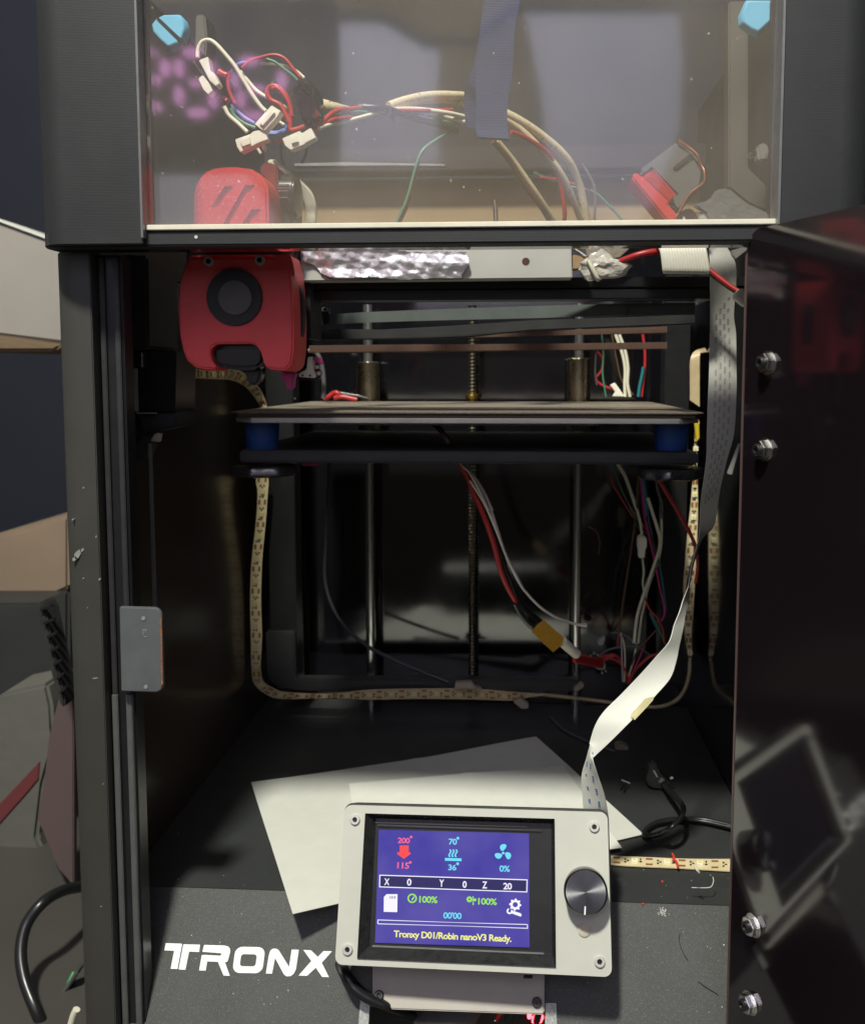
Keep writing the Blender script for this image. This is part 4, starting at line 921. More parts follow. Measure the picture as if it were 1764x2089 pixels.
# bed supply cable with amber connector
bcab = bundle('bed_power_cable', at(900,870,.56), 'red and black bed cable hanging from the heated plate to amber plug')
wire('red_wire', cD, [(855,1125,.56),(900,1165,.55),(950,1230,.54),(1000,1330,.53),(1050,1420,.53),(1080,1500,.53),(1130,1610,.53)], .0017, M['w_red'], bcab, n=10)
wire('red_wire', cG, [(990,0,.53),(1020,80,.53),(1080,220,.53),(1130,370,.535),(1170,520,.54),(1210,620,.545),(1258,705,.55)], .0016, M['w_red'], bcab, n=10)
wire('black_wire', cG, [(998,10,.533),(1090,200,.533),(1150,370,.538),(1195,500,.543),(1240,620,.548),(1275,710,.552)], .0016, M['w_black'], bcab, n=10)
for dx, m_, kx in ((0,'w_white',0),(22,'w_pinkwhite',14)):
    wire('thin_wire', cD, [(900+dx*.3,1160,.549),(950+dx*.5,1250,.535),(1010+dx*.5,1345,.528),(1060+dx,1400+kx,.525),(1115+dx,1500,.525),(1160+dx,1600,.525)], .0007, M[m_], bcab)
    wire('thin_wire', cG, [(990+dx*1.2,-5,.527),(1040+dx*1.4,70,.527),(1090+dx,160,.527),(1150+dx*.3,300,.53),(1200,430,.535),(1250+dx*.3,540,.54),(1310,640,.545),(1400,735,.55),(1500,800,.555),(1600,835,.56),(1675,848+kx*-.6,.56)], .0008, M[m_], bcab)
wire('shrink_tube', cG, [(1262,700,.551),(1310,760,.553),(1345,795,.557),(1392,832,.562)], .0034, M['w_black'], bcab, n=12)
wire('shrink_tube', cG, [(1255,715,.549),(1290,780,.55),(1340,840,.552),(1375,865,.555)], .0018, M['knob_black'], bcab, n=12)
Pq = {k: at(*cG(*p), Y) for k, p, Y in (('A',(1388,848),.552),('B',(1420,808),.558),('C',(1542,915),.558),('D',(1530,962),.552),('E',(1478,1006),.546),('F',(1347,882),.546))}
e1 = Pq['B']-Pq['A']; e2 = Pq['C']-Pq['D']
hexa('plug', [Pq['F'],Pq['E'],Pq['D'],Pq['A'],Pq['F']+e1,Pq['E']+e2,Pq['C'],Pq['B']], M['xt'], bcab, .0003)
hexa('plug_rib', [p+Vector((0,-.0004,0)) for p in (Pq['F'].lerp(Pq['E'],.55),Pq['F'].lerp(Pq['E'],.60),Pq['A'].lerp(Pq['D'],.60),Pq['A'].lerp(Pq['D'],.55))]+[Pq['F'].lerp(Pq['E'],.55)+e1*.3,Pq['F'].lerp(Pq['E'],.60)+e1*.3,Pq['A'].lerp(Pq['D'],.60)+e1*.3,Pq['A'].lerp(Pq['D'],.55)+e1*.3], M['xt'], bcab, 0)
wire('shrink_tube', cG, [(1532,940,.556),(1575,980,.56),(1615,1012,.565)], .0032, M['w_white'], bcab, n=12)
for dy in (-14, 0, 14, 22):
    wire('red_wire', cG, [(1600,1030+dy,.565),(1680,1050+dy*.8,.58),(1764,1060+dy*1.2,.60)], .0013, M['w_red'], bcab)
# wiring nest in the right rear corner
nest = bundle('corner_wiring', at(1290,1150,.64), 'tangle of coloured thin wires in the right rear corner of the printer', 'wires')
NW = [('w_red',[(295,170),(320,260),(380,360),(470,500),(560,580),(600,700),(640,820)],.0008),
('w_green',[(325,110),(350,210),(400,330),(450,430),(520,540)],.0007),
('w_white',[(350,98),(400,180),(440,280),(480,400),(520,520),(540,640)],.0011),
('w_white',[(362,98),(415,190),(455,300),(495,420),(530,540),(545,640)],.0009),
('w_mag',[(518,185),(535,280),(548,400),(560,500),(590,620),(640,860),(680,1060),(710,1180),(715,1260),(690,1310)],.0009),
('w_blue',[(530,185),(550,280),(562,400),(575,500)],.0009),
('w_teal',[(545,185),(565,280),(580,400),(590,520),(630,700),(680,900),(710,1100),(725,1220),(715,1270)],.0009),
('w_white',[(585,360),(620,470),(655,580),(680,680),(672,760),(640,860),(600,980),(570,1060),(530,1180),(500,1300),(480,1480)],.0015),
('w_white',[(690,400),(690,520),(690,640),(685,740),(660,860),(620,960),(580,1080),(560,1180),(535,1290),(512,1480)],.0012),
('w_grey',[(650,220),(660,300),(690,400),(695,520)],.0012),
('w_black',[(450,430),(530,600),(620,700),(660,820)],.0014),
('w_black',[(520,600),(600,640),(650,760),(640,900),(560,1020)],.0012),
('w_brown',[(510,200),(500,400),(480,600),(450,800),(420,1000),(390,1200),(360,1420)],.0010),
('w_red',[(500,420),(480,620),(445,820),(410,1050),(375,1300),(350,1500)],.0008),
('w_red',[(560,1120),(600,1220),(660,1290),(700,1370),(715,1480)],.0009),
('w_teal',[(600,1250),(640,1340),(690,1420),(715,1480)],.0009),
('w_green',[(590,1200),(650,1330),(700,1440),(725,1500)],.0008),
('w_brown',[(650,1380),(560,1480),(500,1550),(460,1650)],.0008),
('w_white',[(545,830),(555,930),(548,1010),(555,1080)],.0010),
('w_white',[(530,640),(525,660)],.0012),
('w_white',[(500,1480),(480,1600),(450,1700),(430,1780)],.0010),
('w_white',[(370,1400),(400,1480),(410,1600),(405,1780)],.0008),
('w_pinkwhite',[(380,1400),(385,1560),(392,1780)],.0007),
('w_grey',[(210,1580),(290,1530),(420,1505),(520,1520),(600,1570)],.0011),
('w_grey',[(300,1400),(380,1405),(440,1440),(500,1500)],.0009),
('w_red',[(20,1570),(120,1600),(220,1590),(320,1570),(380,1620),(410,1720),(430,1790)],.0012),
('w_red',[(20,1590),(110,1620),(230,1620),(300,1600),(390,1650),(440,1770)],.0012),
('w_red',[(20,1610),(100,1640),(200,1650),(260,1600),(330,1580)],.0012),
('w_red',[(20,1560),(90,1575),(180,1600),(270,1575)],.0012),
('w_red',[(440,1790),(480,1700),(550,1630),(610,1580),(680,1570),(720,1545)],.0014),
('w_red',[(450,1760),(500,1680),(570,1610),(650,1570)],.0012),
('w_brown',[(130,580),(190,620),(215,700),(205,800)],.0006),
('w_mag',[(560,1500),(520,1600),(470,1700)],.0007)]
for i, (m_, pts, r) in enumerate(NW): 
    wire('wire', cO, [(x, y, .640-.012*((i*7)%5)/5) for x, y in pts], r*.75, M[m_], nest, n=6, k=6)
for pts in ([(508,670),(520,652),(560,655),(580,680),(578,745),(568,760),(562,828),(516,825),(515,760),(506,745)], [(200,1470),(250,1425),(260,1440),(240,1500),(205,1500)], [(175,1660),(220,1625),(262,1645),(255,1690),(200,1690)]):
    ext('plug', pts, .634, .006, M['cream'] if pts[0][0] > 400 else M['clear_old'], nest, cO, bev=.0006)
for (x,y) in ((170,1560),(200,1575),(145,1585),(235,1715),(262,1700)): disc('crimp', cO, x, y, .636, 8, .003, M['clear_old'], nest, n=8, bev=0)
# wires above the bed at right rear
n2 = bundle('rear_wires', at(1270,760,.66), 'thin wires rising behind the bed between right rod and rear upright', 'wires')
for i, (m_, pts, r) in enumerate([('w_red',[(150,848),(185,890),(180,960),(145,1010),(180,1050),(270,1085),(310,1115)],.0010),('w_white',[(262,745),(300,850),(320,950),(318,1050),(322,1120)],.0012),('w_white',[(285,745),(322,850),(338,950),(335,1040),(350,1120)],.0012),('w_red',[(425,735),(440,850),(438,960),(428,1040),(420,1120)],.0011),('w_teal',[(430,940),(425,980),(408,1060),(400,1120)],.0013),('w_green',[(180,745),(190,860),(185,980),(205,1120)],.0007),('w_brown',[(240,745),(270,900),(300,1020),(370,1110)],.0007),('w_grey',[(145,860),(140,980),(150,1050)],.0006)]):
    wire('wire', cE, [(x, y, .664-.002*(i%3)) for x, y in pts], r, M[m_], n2, n=6, k=6)
ext('plug', [(230,1050),(260,1035),(305,1100),(320,1120),(245,1118),(262,1090)], .66, .005, M['cream'], n2, cE)
# red and black leads crossing the ribbon at the right
n3 = bundle('side_leads', at(1400,1050,.55), 'red lead with black partner crossing in front of the right LED tape', 'wires')
wire('red_wire', cH, [(635,150,.575),(690,240,.575),(750,340,.575),(800,430,.575),(838,520,.575),(852,620,.58),(840,720,.585)], .0012, M['w_red'], n3)
wire('black_wire', cH, [(900,440,.55),(870,480,.55),(850,530,.55),(825,600,.55),(805,690,.55),(795,760,.56)], .0011, M['w_black'], n3)
# black thin cable on the back left
n4 = wire('thin_black_cable', ID, [(672,940,.668),(670,1000,.668),(665,1100,.668),(664,1190,.668),(690,1260,.662),(740,1312,.655),(800,1345,.65),(860,1370,.648),(915,1392,.645)], .0014, mat('dark_grey_cable', (.035,.035,.04), .35), None); tag(n4, 'thin dark cable curving down the rear wall left of the lead screw', 'cable')
# debris plugs on the floor at the back
for pts, lb in (([(905,1180),(1000,1178),(1015,1205),(1060,1218),(900,1218)],'pale plug lying against the rear LED tape near the lead screw'),([(1245,1295),(1285,1270),(1335,1310),(1330,1335),(1290,1335)],'pale plug lying in front of the rear LED tape on the floor'),([(1595,1218),(1640,1182),(1660,1195),(1655,1210),(1610,1238)],'pale plug standing by the foot of the right guide rod')):
    o = ext('loose_plug', pts, .636, .005, mat('dull_cream_nylon', (.30,.26,.20), .5), None, cG); tag(o, lb, 'plug')
    o.location.z = max(o.location.z, FZ+.002)
fl = onfloor(cK, [(300,250)])
o = ext('loose_plug', [(258,235),(300,226),(330,240),(348,262),(340,290),(290,300),(262,262)], fl[0][2], .008, mat('tan_nylon', (.22,.18,.13), .5), None, cK, bev=.0008); tag(o, 'tan plug lying alone on the floor right of the ribbon cable bend', 'plug')
# thin lead from the tan plug
n5 = wire('thin_floor_wire', cK, onfloor(cK, [(-130,60),(-60,130),(10,170),(90,205),(180,240),(262,268)], .001), .0008, M['w_grey'], None); tag(n5, 'thin grey wire running along the floor to the tan plug', 'cable')
# black looped lead with its plug, on the floor at right
lc = bundle('looped_lead', at(1345,1640,.47), 'black looped lead with small plug lying on the floor right of the papers', 'cable')
def fl3(pts): return [at(x, y, 1)*0+atz(*cK(x, y), FZ+h) for x, y, h in pts]
for off in (0, .0022):
    P = fl3([(545,470,.004),(590,520,.008),(640,570,.012),(668,620,.016),(655,670,.018),(600,725,.016),(540,765,.010),(480,782,.005),(435,775,.003),(440,745,.003),(500,705,.003),(580,688,.003),(680,682,.003),(780,688,.003),(880,708,.003),(1010,740,.003)])
    mk('lead_wire', *tube_vf([p+Vector((off*.5,off,0)) for p in P], .00115, 8, 8), M['w_black'], lc, smooth=True, sharp=80)
fy = atz(*cK(520,470), FZ+.004).y
for pts in ([(450,430),(470,360),(510,350),(520,390),(560,430),(600,470),(560,500),(480,495),(450,460)], ):
    ext('plug', pts, fy, .010, M['knob_black'], lc, cK, bev=.0012)
ext('plug_pin', [(520,450),(545,425),(558,445),(530,465)], fy-.001, .003, M['steel'], lc, cK)
ext('plug_pin', [(590,428),(612,425),(612,436),(592,440)], fy-.001, .002, M['screw'], lc, cK)
ext('plug_pin', [(488,385),(496,382),(520,425),(512,430)], fy-.001, .002, M['screw'], lc, cK)
sp_ = bundle('pin_header', atz(*cK(320,470), FZ), 'tiny bent pair of black pins on the floor beside the papers', 'pins')
for a_, b_ in (((318,440),(292,500)),((330,455),(312,515))): 
    mk('pin', *tube_vf([atz(*cK(*a_),FZ+.004), atz(*cK(*b_),FZ+.001)], .0004, 6, 3), M['w_black'], sp_)
mk('pin', *tube_vf([atz(*cK(300,440),FZ+.004), atz(*cK(350,460),FZ+.004)], .0004, 6, 3), M['screw'], sp_)
# red shaving and crumbs
rs = wire('red_plastic_shaving', cK, [(605,885,atz(*cK(605,885),FZ+.003).y),(615,905,atz(*cK(615,905),FZ+.003).y),(608,915,atz(*cK(608,915),FZ+.003).y),(628,930,atz(*cK(628,930),FZ+.003).y),(640,965,atz(*cK(640,965),FZ+.003).y)], .0006, M['debris_red'], None, n=6, k=4); tag(rs, 'curly red plastic shaving lying across the bright floor LED tape', 'shaving')
rs = wire('white_plastic_shaving', cK, [(740,965,.428),(755,985,.427),(765,998,.427)], .0006, M['debris'], None, n=6, k=4); tag(rs, 'small white plastic shaving at the lower edge of floor LED tape', 'shaving')
rs = wire('thread', cK, [(720,1088,.4345),(780,1090,.4345),(835,1085,.4345),(852,1050,.436),(848,1025,.438)], .00022, M['debris'], None, n=5, k=6); tag(rs, 'pale curled thread on the floor in front of the LED tape', 'thread')
def hair(cr, pts, lb):
    o = mk('hair', *tube_vf([onp(*cr(x,y),.0006) for x,y in pts], .00012, 4, 8), M['w_black'], None); tag(o, lb, 'hair')
hair(cK, [(650,1360),(645,1410),(665,1470),(700,1530)], 'dark hair curving over the grey front panel, upper one right of the screen')
hair(cK, [(760,1655),(810,1690),(860,1720),(880,1735)], 'short dark hair near the bottom of the grey front panel')
g = G(); random.seed(3)
for i in range(150):
    x = random.uniform(330,1495); y = random.choice([random.uniform(1690,1840), random.uniform(1840,2089), random.uniform(1690,1840)])
    onpanel = y > 1815+(x-355)*.034
    p = onp(x, y, .0002) if onpanel else atz(x, y, FZ+.0002)
    if not onpanel and random.random() < .35: continue
    if 500 < x < 1310 and y < 1870: continue
    s = random.uniform(.00010,.00032)*(1.8 if random.random() < .05 else 1)
    n_ = PNn if onpanel else Vector((0,0,1)); a_ = random.uniform(0, PI)
    x_ = Vector((math.cos(a_), 0, 0)).cross(n_) if False else n_.orthogonal().normalized(); x_ = Matrix.Rotation(a_, 3, n_) @ x_; d_ = n_.cross(x_)
    blob_box(g, p, x_, d_, n_, s*random.uniform(1,2.4), s, s*.7)
tag(g.out('dust_crumbs', M['debris'], None), kind='stuff')
tag(bpy.data.objects['dust_crumbs'], 'scattered pale crumbs and dust over the floor and front panel')
g = G()
for i in range(70):
    p = onp(*cK(random.gauss(550,14), random.gauss(1235,13)), .0002); a_ = random.uniform(0,PI); x_ = Matrix.Rotation(a_,3,PNn) @ PNn.orthogonal().normalized(); blob_box(g, p, x_, PNn.cross(x_), PNn, random.uniform(.0002,.0009), .00018, .0001)
tag(g.out('scuff_mark', M['debris'], None), 'small pale scuff mark on the grey panel right of the screen', kind='stuff')
for (x,y,r_) in ((545,1055,.0006),(428,1190,.0006)):
    o = mk('red_crumb', *bevelled(*cyl_vf(atz(*cK(x,y),FZ) if y < 1180 else onp(*cK(x,y),.0001), (0,0,1), r_, .0006, 7), .0001), M['debris_red']); tag(o, 'red plastic crumb %s' % ('on the floor between the LED tape and panel fold' if y < 1180 else 'at the fold of the front panel'), 'crumb')

# ================================================================== INSIDE THE HOOD
hw = bundle('hood_wiring', at(700,230,.50), 'bundle of sleeved and coloured wires arching through the hood from left to right', 'wires')
slv = [('sleeve',[(1430,705,cM,.50),(1600,750,cM,.50),(1740,790,cM,.51)],.0035),
('sleeve',[(190,350,cB,.51),(250,330,cB,.52),(320,316,cB,.53),(400,315,cB,.54),(460,325,cB,.55),(600,385,cB,.56),(700,450,cB,.57),(780,525,cB,.58),(820,610,cB,.59),(848,740,cB,.60)],.0030),
('sleeve',[(190,352,cB,.51),(300,332,cB,.53),(380,332,cB,.54),(450,348,cB,.55),(590,400,cB,.56),(700,500,cB,.57),(770,590,cB,.58),(830,740,cB,.60)],.0024),
('w_white',[(190,362,cB,.505),(280,360,cB,.52),(380,372,cB,.53),(440,385,cB,.54)],.0016),
('w_white',[(0,405,cB,.49),(100,385,cB,.50),(200,365,cB,.51),(320,372,cB,.53),(440,402,cB,.54)],.0016),
('w_white',[(1470,960,cM,.47),(1600,915,cM,.48),(1764,880,cM,.49),(190,362,cB,.505)],.0013),
('w_red',[(1420,970,cM,.47),(1500,900,cM,.475),(1600,810,cM,.48),(1700,768,cM,.485),(60,360,cB,.49),(120,352,cB,.50)],.0016),
('w_red',[(1400,990,cM,.47),(1480,930,cM,.475),(1620,870,cM,.48),(1764,850,cM,.49),(80,375,cB,.495),(180,365,cB,.505),(300,365,cB,.52),(400,362,cB,.54)],.0014),
('w_green',[(1500,1000-120,cM,.48),(1620,830,cM,.485),(1740,800,cM,.49),(100,370,cB,.495),(200,378,cB,.51),(330,395,cB,.53),(420,408,cB,.54)],.0013),
('w_blue',[(120,378,cB,.5),(250,380,cB,.52),(400,410,cB,.54)],.0013),
('w_black',[(90,352,cB,.497),(180,358,cB,.50),(260,385,cB,.515),(420,430,cB,.53)],.0022),
('w_red',[(595,435,cB,.55),(650,458,cB,.56),(720,510,cB,.57),(755,600,cB,.58),(772,700,cB,.585),(765,745,cB,.59)],.0016),
('w_green',[(408,428,cB,.53),(350,460,cB,.525),(300,500,cB,.52),(275,570,cB,.52),(250,660,cB,.52),(212,745,cB,.52)],.0011),
('w_red',[(400,432,cB,.533),(345,465,cB,.53),(300,505,cB,.523),(280,570,cB,.522),(255,670,cB,.522),(222,745,cB,.522)],.0010),
('w_brown',[(535,465,cB,.58),(590,530,cB,.59),(640,610,cB,.60),(700,690,cB,.61),(730,745,cB,.62)],.0022),
('sleeve',[(550,465,cB,.585),(610,540,cB,.595),(680,640,cB,.605),(745,740,cB,.62)],.0020),
('w_green',[(670,570,cB,.62),(760,610,cB,.63),(860,630,cB,.63),(920,680,cB,.63),(970,735,cB,.63)],.0010),
('w_red',[(690,585,cB,.62),(780,600,cB,.63),(855,632,cB,.63)],.0010),
('w_grey',[(830,540,cB,.62),(870,620,cB,.62),(870,740,cB,.62)],.0010)]
for m_, pts, r in slv:
    mk('wire' if m_ != 'sleeve' else 'wire_sleeve', *tube_vf([at(*c_(x,y), Y) for x,y,c_,Y in pts], r*.85, 10, 8), M[m_], hw, smooth=True, sharp=80)
def ties(): 
    for x, y in ((192,365),):
        ext('tie_band', [(x-4,y-20),(x+4,y-20),(x+6,y+18),(x-2,y+18)], .498, .014, M['w_black'], hw, cB, bev=.0004)
ties()
pl = bundle('plug_wiring', at(500,180,.45), 'loop of white, red, green and blue wires with cream plugs above the red extruder', 'wires')
PW = [('w_white',[(285,265),(290,180),(330,110),(400,95),(470,140),(560,240),(650,350),(730,480),(820,630),(900,740),(950,790)],.0013),
('w_white',[(700,400),(780,500),(860,590),(960,655),(1080,720),(1190,772)],.0012),
('w_white',[(1070,885),(1130,925)],.0010),
('w_red',[(720,370),(790,300),(900,265),(1000,242),(1080,248),(1150,290),(1230,390),(1290,460)],.0011),
('w_green',[(960,280),(1040,310),(1120,370),(1200,430),(1260,490)],.0009),
('w_white',[(900,322),(1040,328),(1150,350),(1250,400),(1325,465)],.0010),
('w_blue',[(600,690),(640,760),(740,850),(840,910)],.0012),
('w_green',[(610,760),(650,840),(740,910),(850,955)],.0012),
('w_red',[(650,715),(600,610),(580,500),(600,400)],.0011),
('w_green',[(620,700),(595,590),(592,470),(620,380)],.0009),
('w_blue',[(600,480),(625,390),(680,330),(760,310)],.0010),
('w_red',[(1180,900),(1100,740),(1000,680),(965,610),(985,555),(1050,545),(1120,600),(1170,680),(1200,800),(1190,960),(1240,970),(1330,940)],.0016),
('w_red',[(1210,840),(1180,720),(1120,620),(1060,560),(1010,570)],.0012),
('w_blue',[(950,990),(1060,1000),(1140,960),(1175,890),(1160,820)],.0013),
('w_blue',[(960,1010),(1080,1010),(1150,970)],.0010),
('w_red',[(1040,1082),(1090,1090),(1140,1092)],.0010),
('w_white',[(545,745),(590,830),(680,910),(770,995)],.0013),
('w_white',[(850,1130),(880,1170),(900,1205)],.0010),
('w_black',[(1100,1120),(1100,1230),(1130,1310)],.0009),
('w_black',[(1345,1100),(1345,1200),(1300,1300)],.0009),
('w_red',[(490,400),(540,430),(575,440)],.0020),('w_red',[(500,660),(540,680),(570,700)],.0022),
('w_black',[(245,310),(330,430),(450,560),(540,740),(620,700)],.0016)]
for i, (m_, pts, r) in enumerate(PW): wire('wire', cM, [(x, y, .450+.004*((i*3)%4)/4) for x, y in pts], r*.8, M[m_], pl, n=8, k=8)
def plug(pts, Y=.444, extra=()):
    o = ext('plug', pts, Y, .006, M['cream'], pl, cM, bev=.00025)
    for e_ in extra: ext('plug_latch', e_, Y-.0012, .0014, M['cream'], o, cM, bev=.0003)
plug([(295,290),(385,255),(410,400),(440,410),(495,520),(460,545),(400,490)])
plug([(290,470),(330,435),(400,520),(430,590),(385,625),(340,580)], .446)
plug([(838,915),(1005,730),(1098,788),(1060,850),(940,980),(905,970)], .440, [[(880,905),(1000,775),(1040,800),(920,935)]])
plug([(650,1065),(800,1010),(830,985),(930,965),(970,1065),(880,1100),(740,1170),(700,1190),(670,1140)], .441, [[(690,1075),(790,1035),(800,1110),(720,1140)]])
plug([(1110,1055),(1280,980),(1300,1005),(1390,950),(1435,1050),(1340,1100),(1330,1115),(1190,1170),(1140,1130)], .441, [[(1190,1050),(1250,1025),(1270,1090),(1200,1110)]])
plug([(905,1090),(935,1095),(935,1140),(910,1165)], .443)
o = ext('wire_block', [(1220,500),(1340,470),(1420,500),(1440,600),(1430,780),(1400,880),(1320,900),(1270,830),(1260,720),(1210,650)], .462, .02, M['gloss_black'], None, cM, bev=.002)
tag(o, 'black taped block on the wire bundle between cream plugs and strap', 'block')
# white cable loop running from extruder
ec = bundle('extruder_cable', at(600,400,.47), 'loop of cream cables curving down behind the red extruder', 'cable')
for k in range(5):
    wire('wire', cN, [(870+k*10,90,.462),(950+k*16,180,.462),(1060+k*16,260,.464),(1150+k*18,360,.466),(1195+k*17,460,.468),(1205+k*16,560,.47),(1190+k*15,700,.47),(1150+k*12,820,.472)], .0011, M['w_white'], ec)
# strap
st_, _ = flat('x', [(500,-40,.50),(510,15,.50),(490,120,.50),(478,250,.50),(480,350,.50),(478,420,.499),(483,455,.497)], [(630,-40,.50),(622,15,.50),(605,120,.50),(598,250,.50),(584,340,.50),(582,420,.499),(592,462,.497)], M['strap'], None, cB, .0022)
st_.name = 'webbing_strap'; tag(st_, 'slate blue webbing strap hanging in the middle of the hood over the wires', 'strap')
st2, _ = flat('x', [(505,0,.506),(480,180,.506),(455,260,.508),(440,320,.512),(445,420,.514)], [(520,0,.506),(500,200,.506),(500,300,.508),(520,360,.512),(590,460,.514)], M['strap'], None, cB, .002)
st2.name = 'webbing_strap'; tag(st2, 'rear layer of the webbing strap wrapped behind the wires', 'strap')
# blue discs
def bluedisc(cr, pts, lb, slot=None):
    o = ext('blue_disc', pts, .46, .006, M['cyan'], None, cr, bev=.0003, cham=.0022, chs=.84); tag(o, lb, 'disc')
    if slot: ext('slot', slot, .4592, .002, M['w_black'], o, cr, bev=.0002)
bluedisc(cA, [(740,120),(765,90),(800,72),(880,70),(905,95),(918,140),(905,190),(880,225),(830,245),(790,210),(745,160)], 'light blue disc with a dark slot in the upper left hood corner', [(760,85),(772,80),(905,205),(893,215)])
bluedisc(cB, [(1370,0),(1455,0),(1453,75),(1410,115),(1385,105),(1352,80),(1350,45)], 'light blue disc half hidden at the upper right hood edge')
# red and grey tool lying in the hood
tl = bundle('grey_red_clamp', at(1365,370,.44), 'grey and red plastic clamp with copper wire leaning in the right of the hood', 'clamp')
ext('clamp_body', [(310,540),(640,290),(700,320),(770,400),(840,470),(860,540),(830,680),(640,895),(560,820),(612,745),(415,545),(340,600)], .438, .022, M['grey_plastic'], tl, cQ, bev=.0014)
ext('clamp_slot', [(590,520),(740,400),(775,425),(620,545)], .4372, .002, M['matte_black'], tl, cQ)
ext('clamp_jaw', [(248,592),(290,550),(335,605),(412,543),(618,745),(555,828),(635,915),(620,975),(545,965),(262,625)], .434, .020, M['red_bright'], tl, cQ, bev=.0008)
for k in range(5):
    t = 18*k; ext('jaw_rib', [(352+t,595-t*.75),(362+t,588-t*.75),(575+t*.7,790-t*.55),(565+t*.7,797-t*.55)], .4334, .001, M['red_bright'], tl, cQ, bev=.0002)
wire('copper_wire', cQ, [(640,288,.437),(720,345,.437),(800,415,.436),(835,500,.436),(858,560,.435),(855,640,.435),(800,690,.436),(730,750,.437),(640,900,.438)], .0008, mat('copper', (.75,.32,.2), .3, metal=1), tl)
o = ext('purple_rag', [(640,905),(720,850),(780,880),(815,960),(830,985),(600,985)], .445, .006, mat('dark_magenta_plastic', (.12,.012,.05), .4), None, cQ, bev=.001); tag(o, 'dark magenta piece under the clamp at the window bottom', 'part')
o = ext('paper_scrap', [(780,880),(860,910),(900,980),(830,985)], .442, .001, M['tape_clear'], None, cQ); tag(o, 'pale torn scrap beside the clamp at the window bottom', 'scrap')
o = ext('crumpled_bag', [(760,830),(900,790),(960,700),(1060,690),(1220,820),(1400,900),(1400,985),(900,985),(860,900)], .50, .004, mat('dull_clear_bag', (.14,.14,.14), .3, bump=.8, bs=90, bd=.002), None, cQ, bev=.001); tag(o, 'crumpled grey plastic behind the clamp in the hood corner', 'bag')
vs_ = wire('hood_spike', cB, [(540,660,.60),(543,700,.60),(545,745,.60)], .0016, M['steel'], None); tag(vs_, 'short upright metal pin seen behind the window below the strap', 'pin')
# tape clump, lead and plug under the lip
tc_ = bundle('taped_lead', at(1230,530,.45), 'crumpled clear tape lump with red lead going right to a cream plug', 'cable')
g = G()
n = 9
base = [(90,300),(150,280),(230,300),(268,310),(262,340),(255,395),(215,400),(180,395),(165,420),(145,410),(120,350)]
bm = bmesh.new(); bmesh.ops.create_icosphere(bm, subdivisions=3, radius=1)
cc_ = at(*cE(190,335), .449)
for q in bm.verts:
    k_ = 1+.55*noise.noise(q.co*1.7+Vector((3,1,4)))+.35*noise.noise(q.co*4.1)
    q.co = cc_+Vector((q.co.x*.0100*k_+q.co.z*.002, q.co.y*.0032*k_, q.co.z*.0058*k_-.002*q.co.x))
bm.verts.index_update(); v_ = [q.co.copy() for q in bm.verts]; f_ = [tuple(z.index for z in q.verts) for q in bm.faces]; bm.free()
mk('tape_lump', v_, f_, M['tape_clear'], tc_)
wire('tape_twist', cE, [(100,300,.446),(125,350,.445),(150,400,.445),(160,418,.446)], .0011, M['w_white'], tc_)
ext('tape_flap', [(80,215),(200,205),(330,205),(350,225),(290,280),(180,300),(100,300)], .462, .0012, mat('brownish_clear_tape', (.30,.26,.20), .25, bump=.8, bs=200, bd=.001), tc_, cE, bev=.0003)
wire('red_wire', cE, [(255,320,.450),(330,290,.447),(400,265,.445),(480,248,.445),(550,245,.448)], .0016, M['w_red'], tc_)
wire('red_wire', cE, [(820,350,.444),(880,400,.442),(940,445,.440),(1000,485,.438)], .0013, M['w_red'], tc_)
wire('black_wire', cE, [(820,365,.446),(880,412,.444),(940,455,.442),(1000,495,.440)], .0012, M['w_black'], tc_)
ext('plug', [(975,515),(1025,458),(1060,500),(1055,580),(1020,555)], .430, .007, M['cream'], tc_, cE, bev=.0008)
ext('strand', [(5,215),(60,250),(90,270),(80,275),(40,245),(2,222)], .456, .0005, M['w_white'], tc_, cE, bev=0)
o = ext('folded_strip', [(955,240),(1055,210),(1055,240),(985,295),(965,270)], .43, .002, M['clear_old'], None, cE); tag(o, 'dull grey folded strip between ribbon cable and door top', 'strip')
o = ext('cream_stick', [(935,1585),(1005,1400),(1020,1400),(1005,1450),(965,1595)], .43, .002, M['clear_old'], None, cE); tag(o, 'thin pale stick wedged beside the door edge', 'stick')
# red clip and black part on the bed's rear left
rcab = bundle('thermistor_lead', at(690,808,.65), 'small red looped lead with black sleeve at the rear left bed corner', 'cable')
wire('red_wire', cD, [(285,1005,.652),(310,990,.651),(330,975,.651),(350,970,.65),(365,985,.65),(340,1000,.65),(380,992,.65),(460,1008,.65)], .0018, M['w_red'], rcab)
wire('black_sleeve', cD, [(365,972,.652),(410,980,.652),(470,990,.652),(520,1004,.652)], .0013, M['w_black'], rcab)
wire('x', cD, [(200,745,.62),(240,755,.62),(265,800,.62),(278,860,.62),(283,930,.62),(280,1000,.62)], .0016, M['w_grey'], None).name='probe_lead'; tag(bpy.data.objects['probe_lead'], 'grey lead dropping from the print head side to the bed', 'cable')
o = ext('pink_clip', [(160,1345),(270,1340),(272,1355),(215,1362),(160,1358)], .50, .004, M['pink'], None, cD); tag(o, 'pink clip peeking out below the left of the bed carrier', 'clip')
o = ext('cream_tag', [(450,1545),(490,1548),(478,1608),(415,1600)], .452, .003, mat('beige_tag_plastic', (.42,.38,.30), .5), None, cV); tag(o, 'small beige tag hanging under the left motor bracket', 'tag')

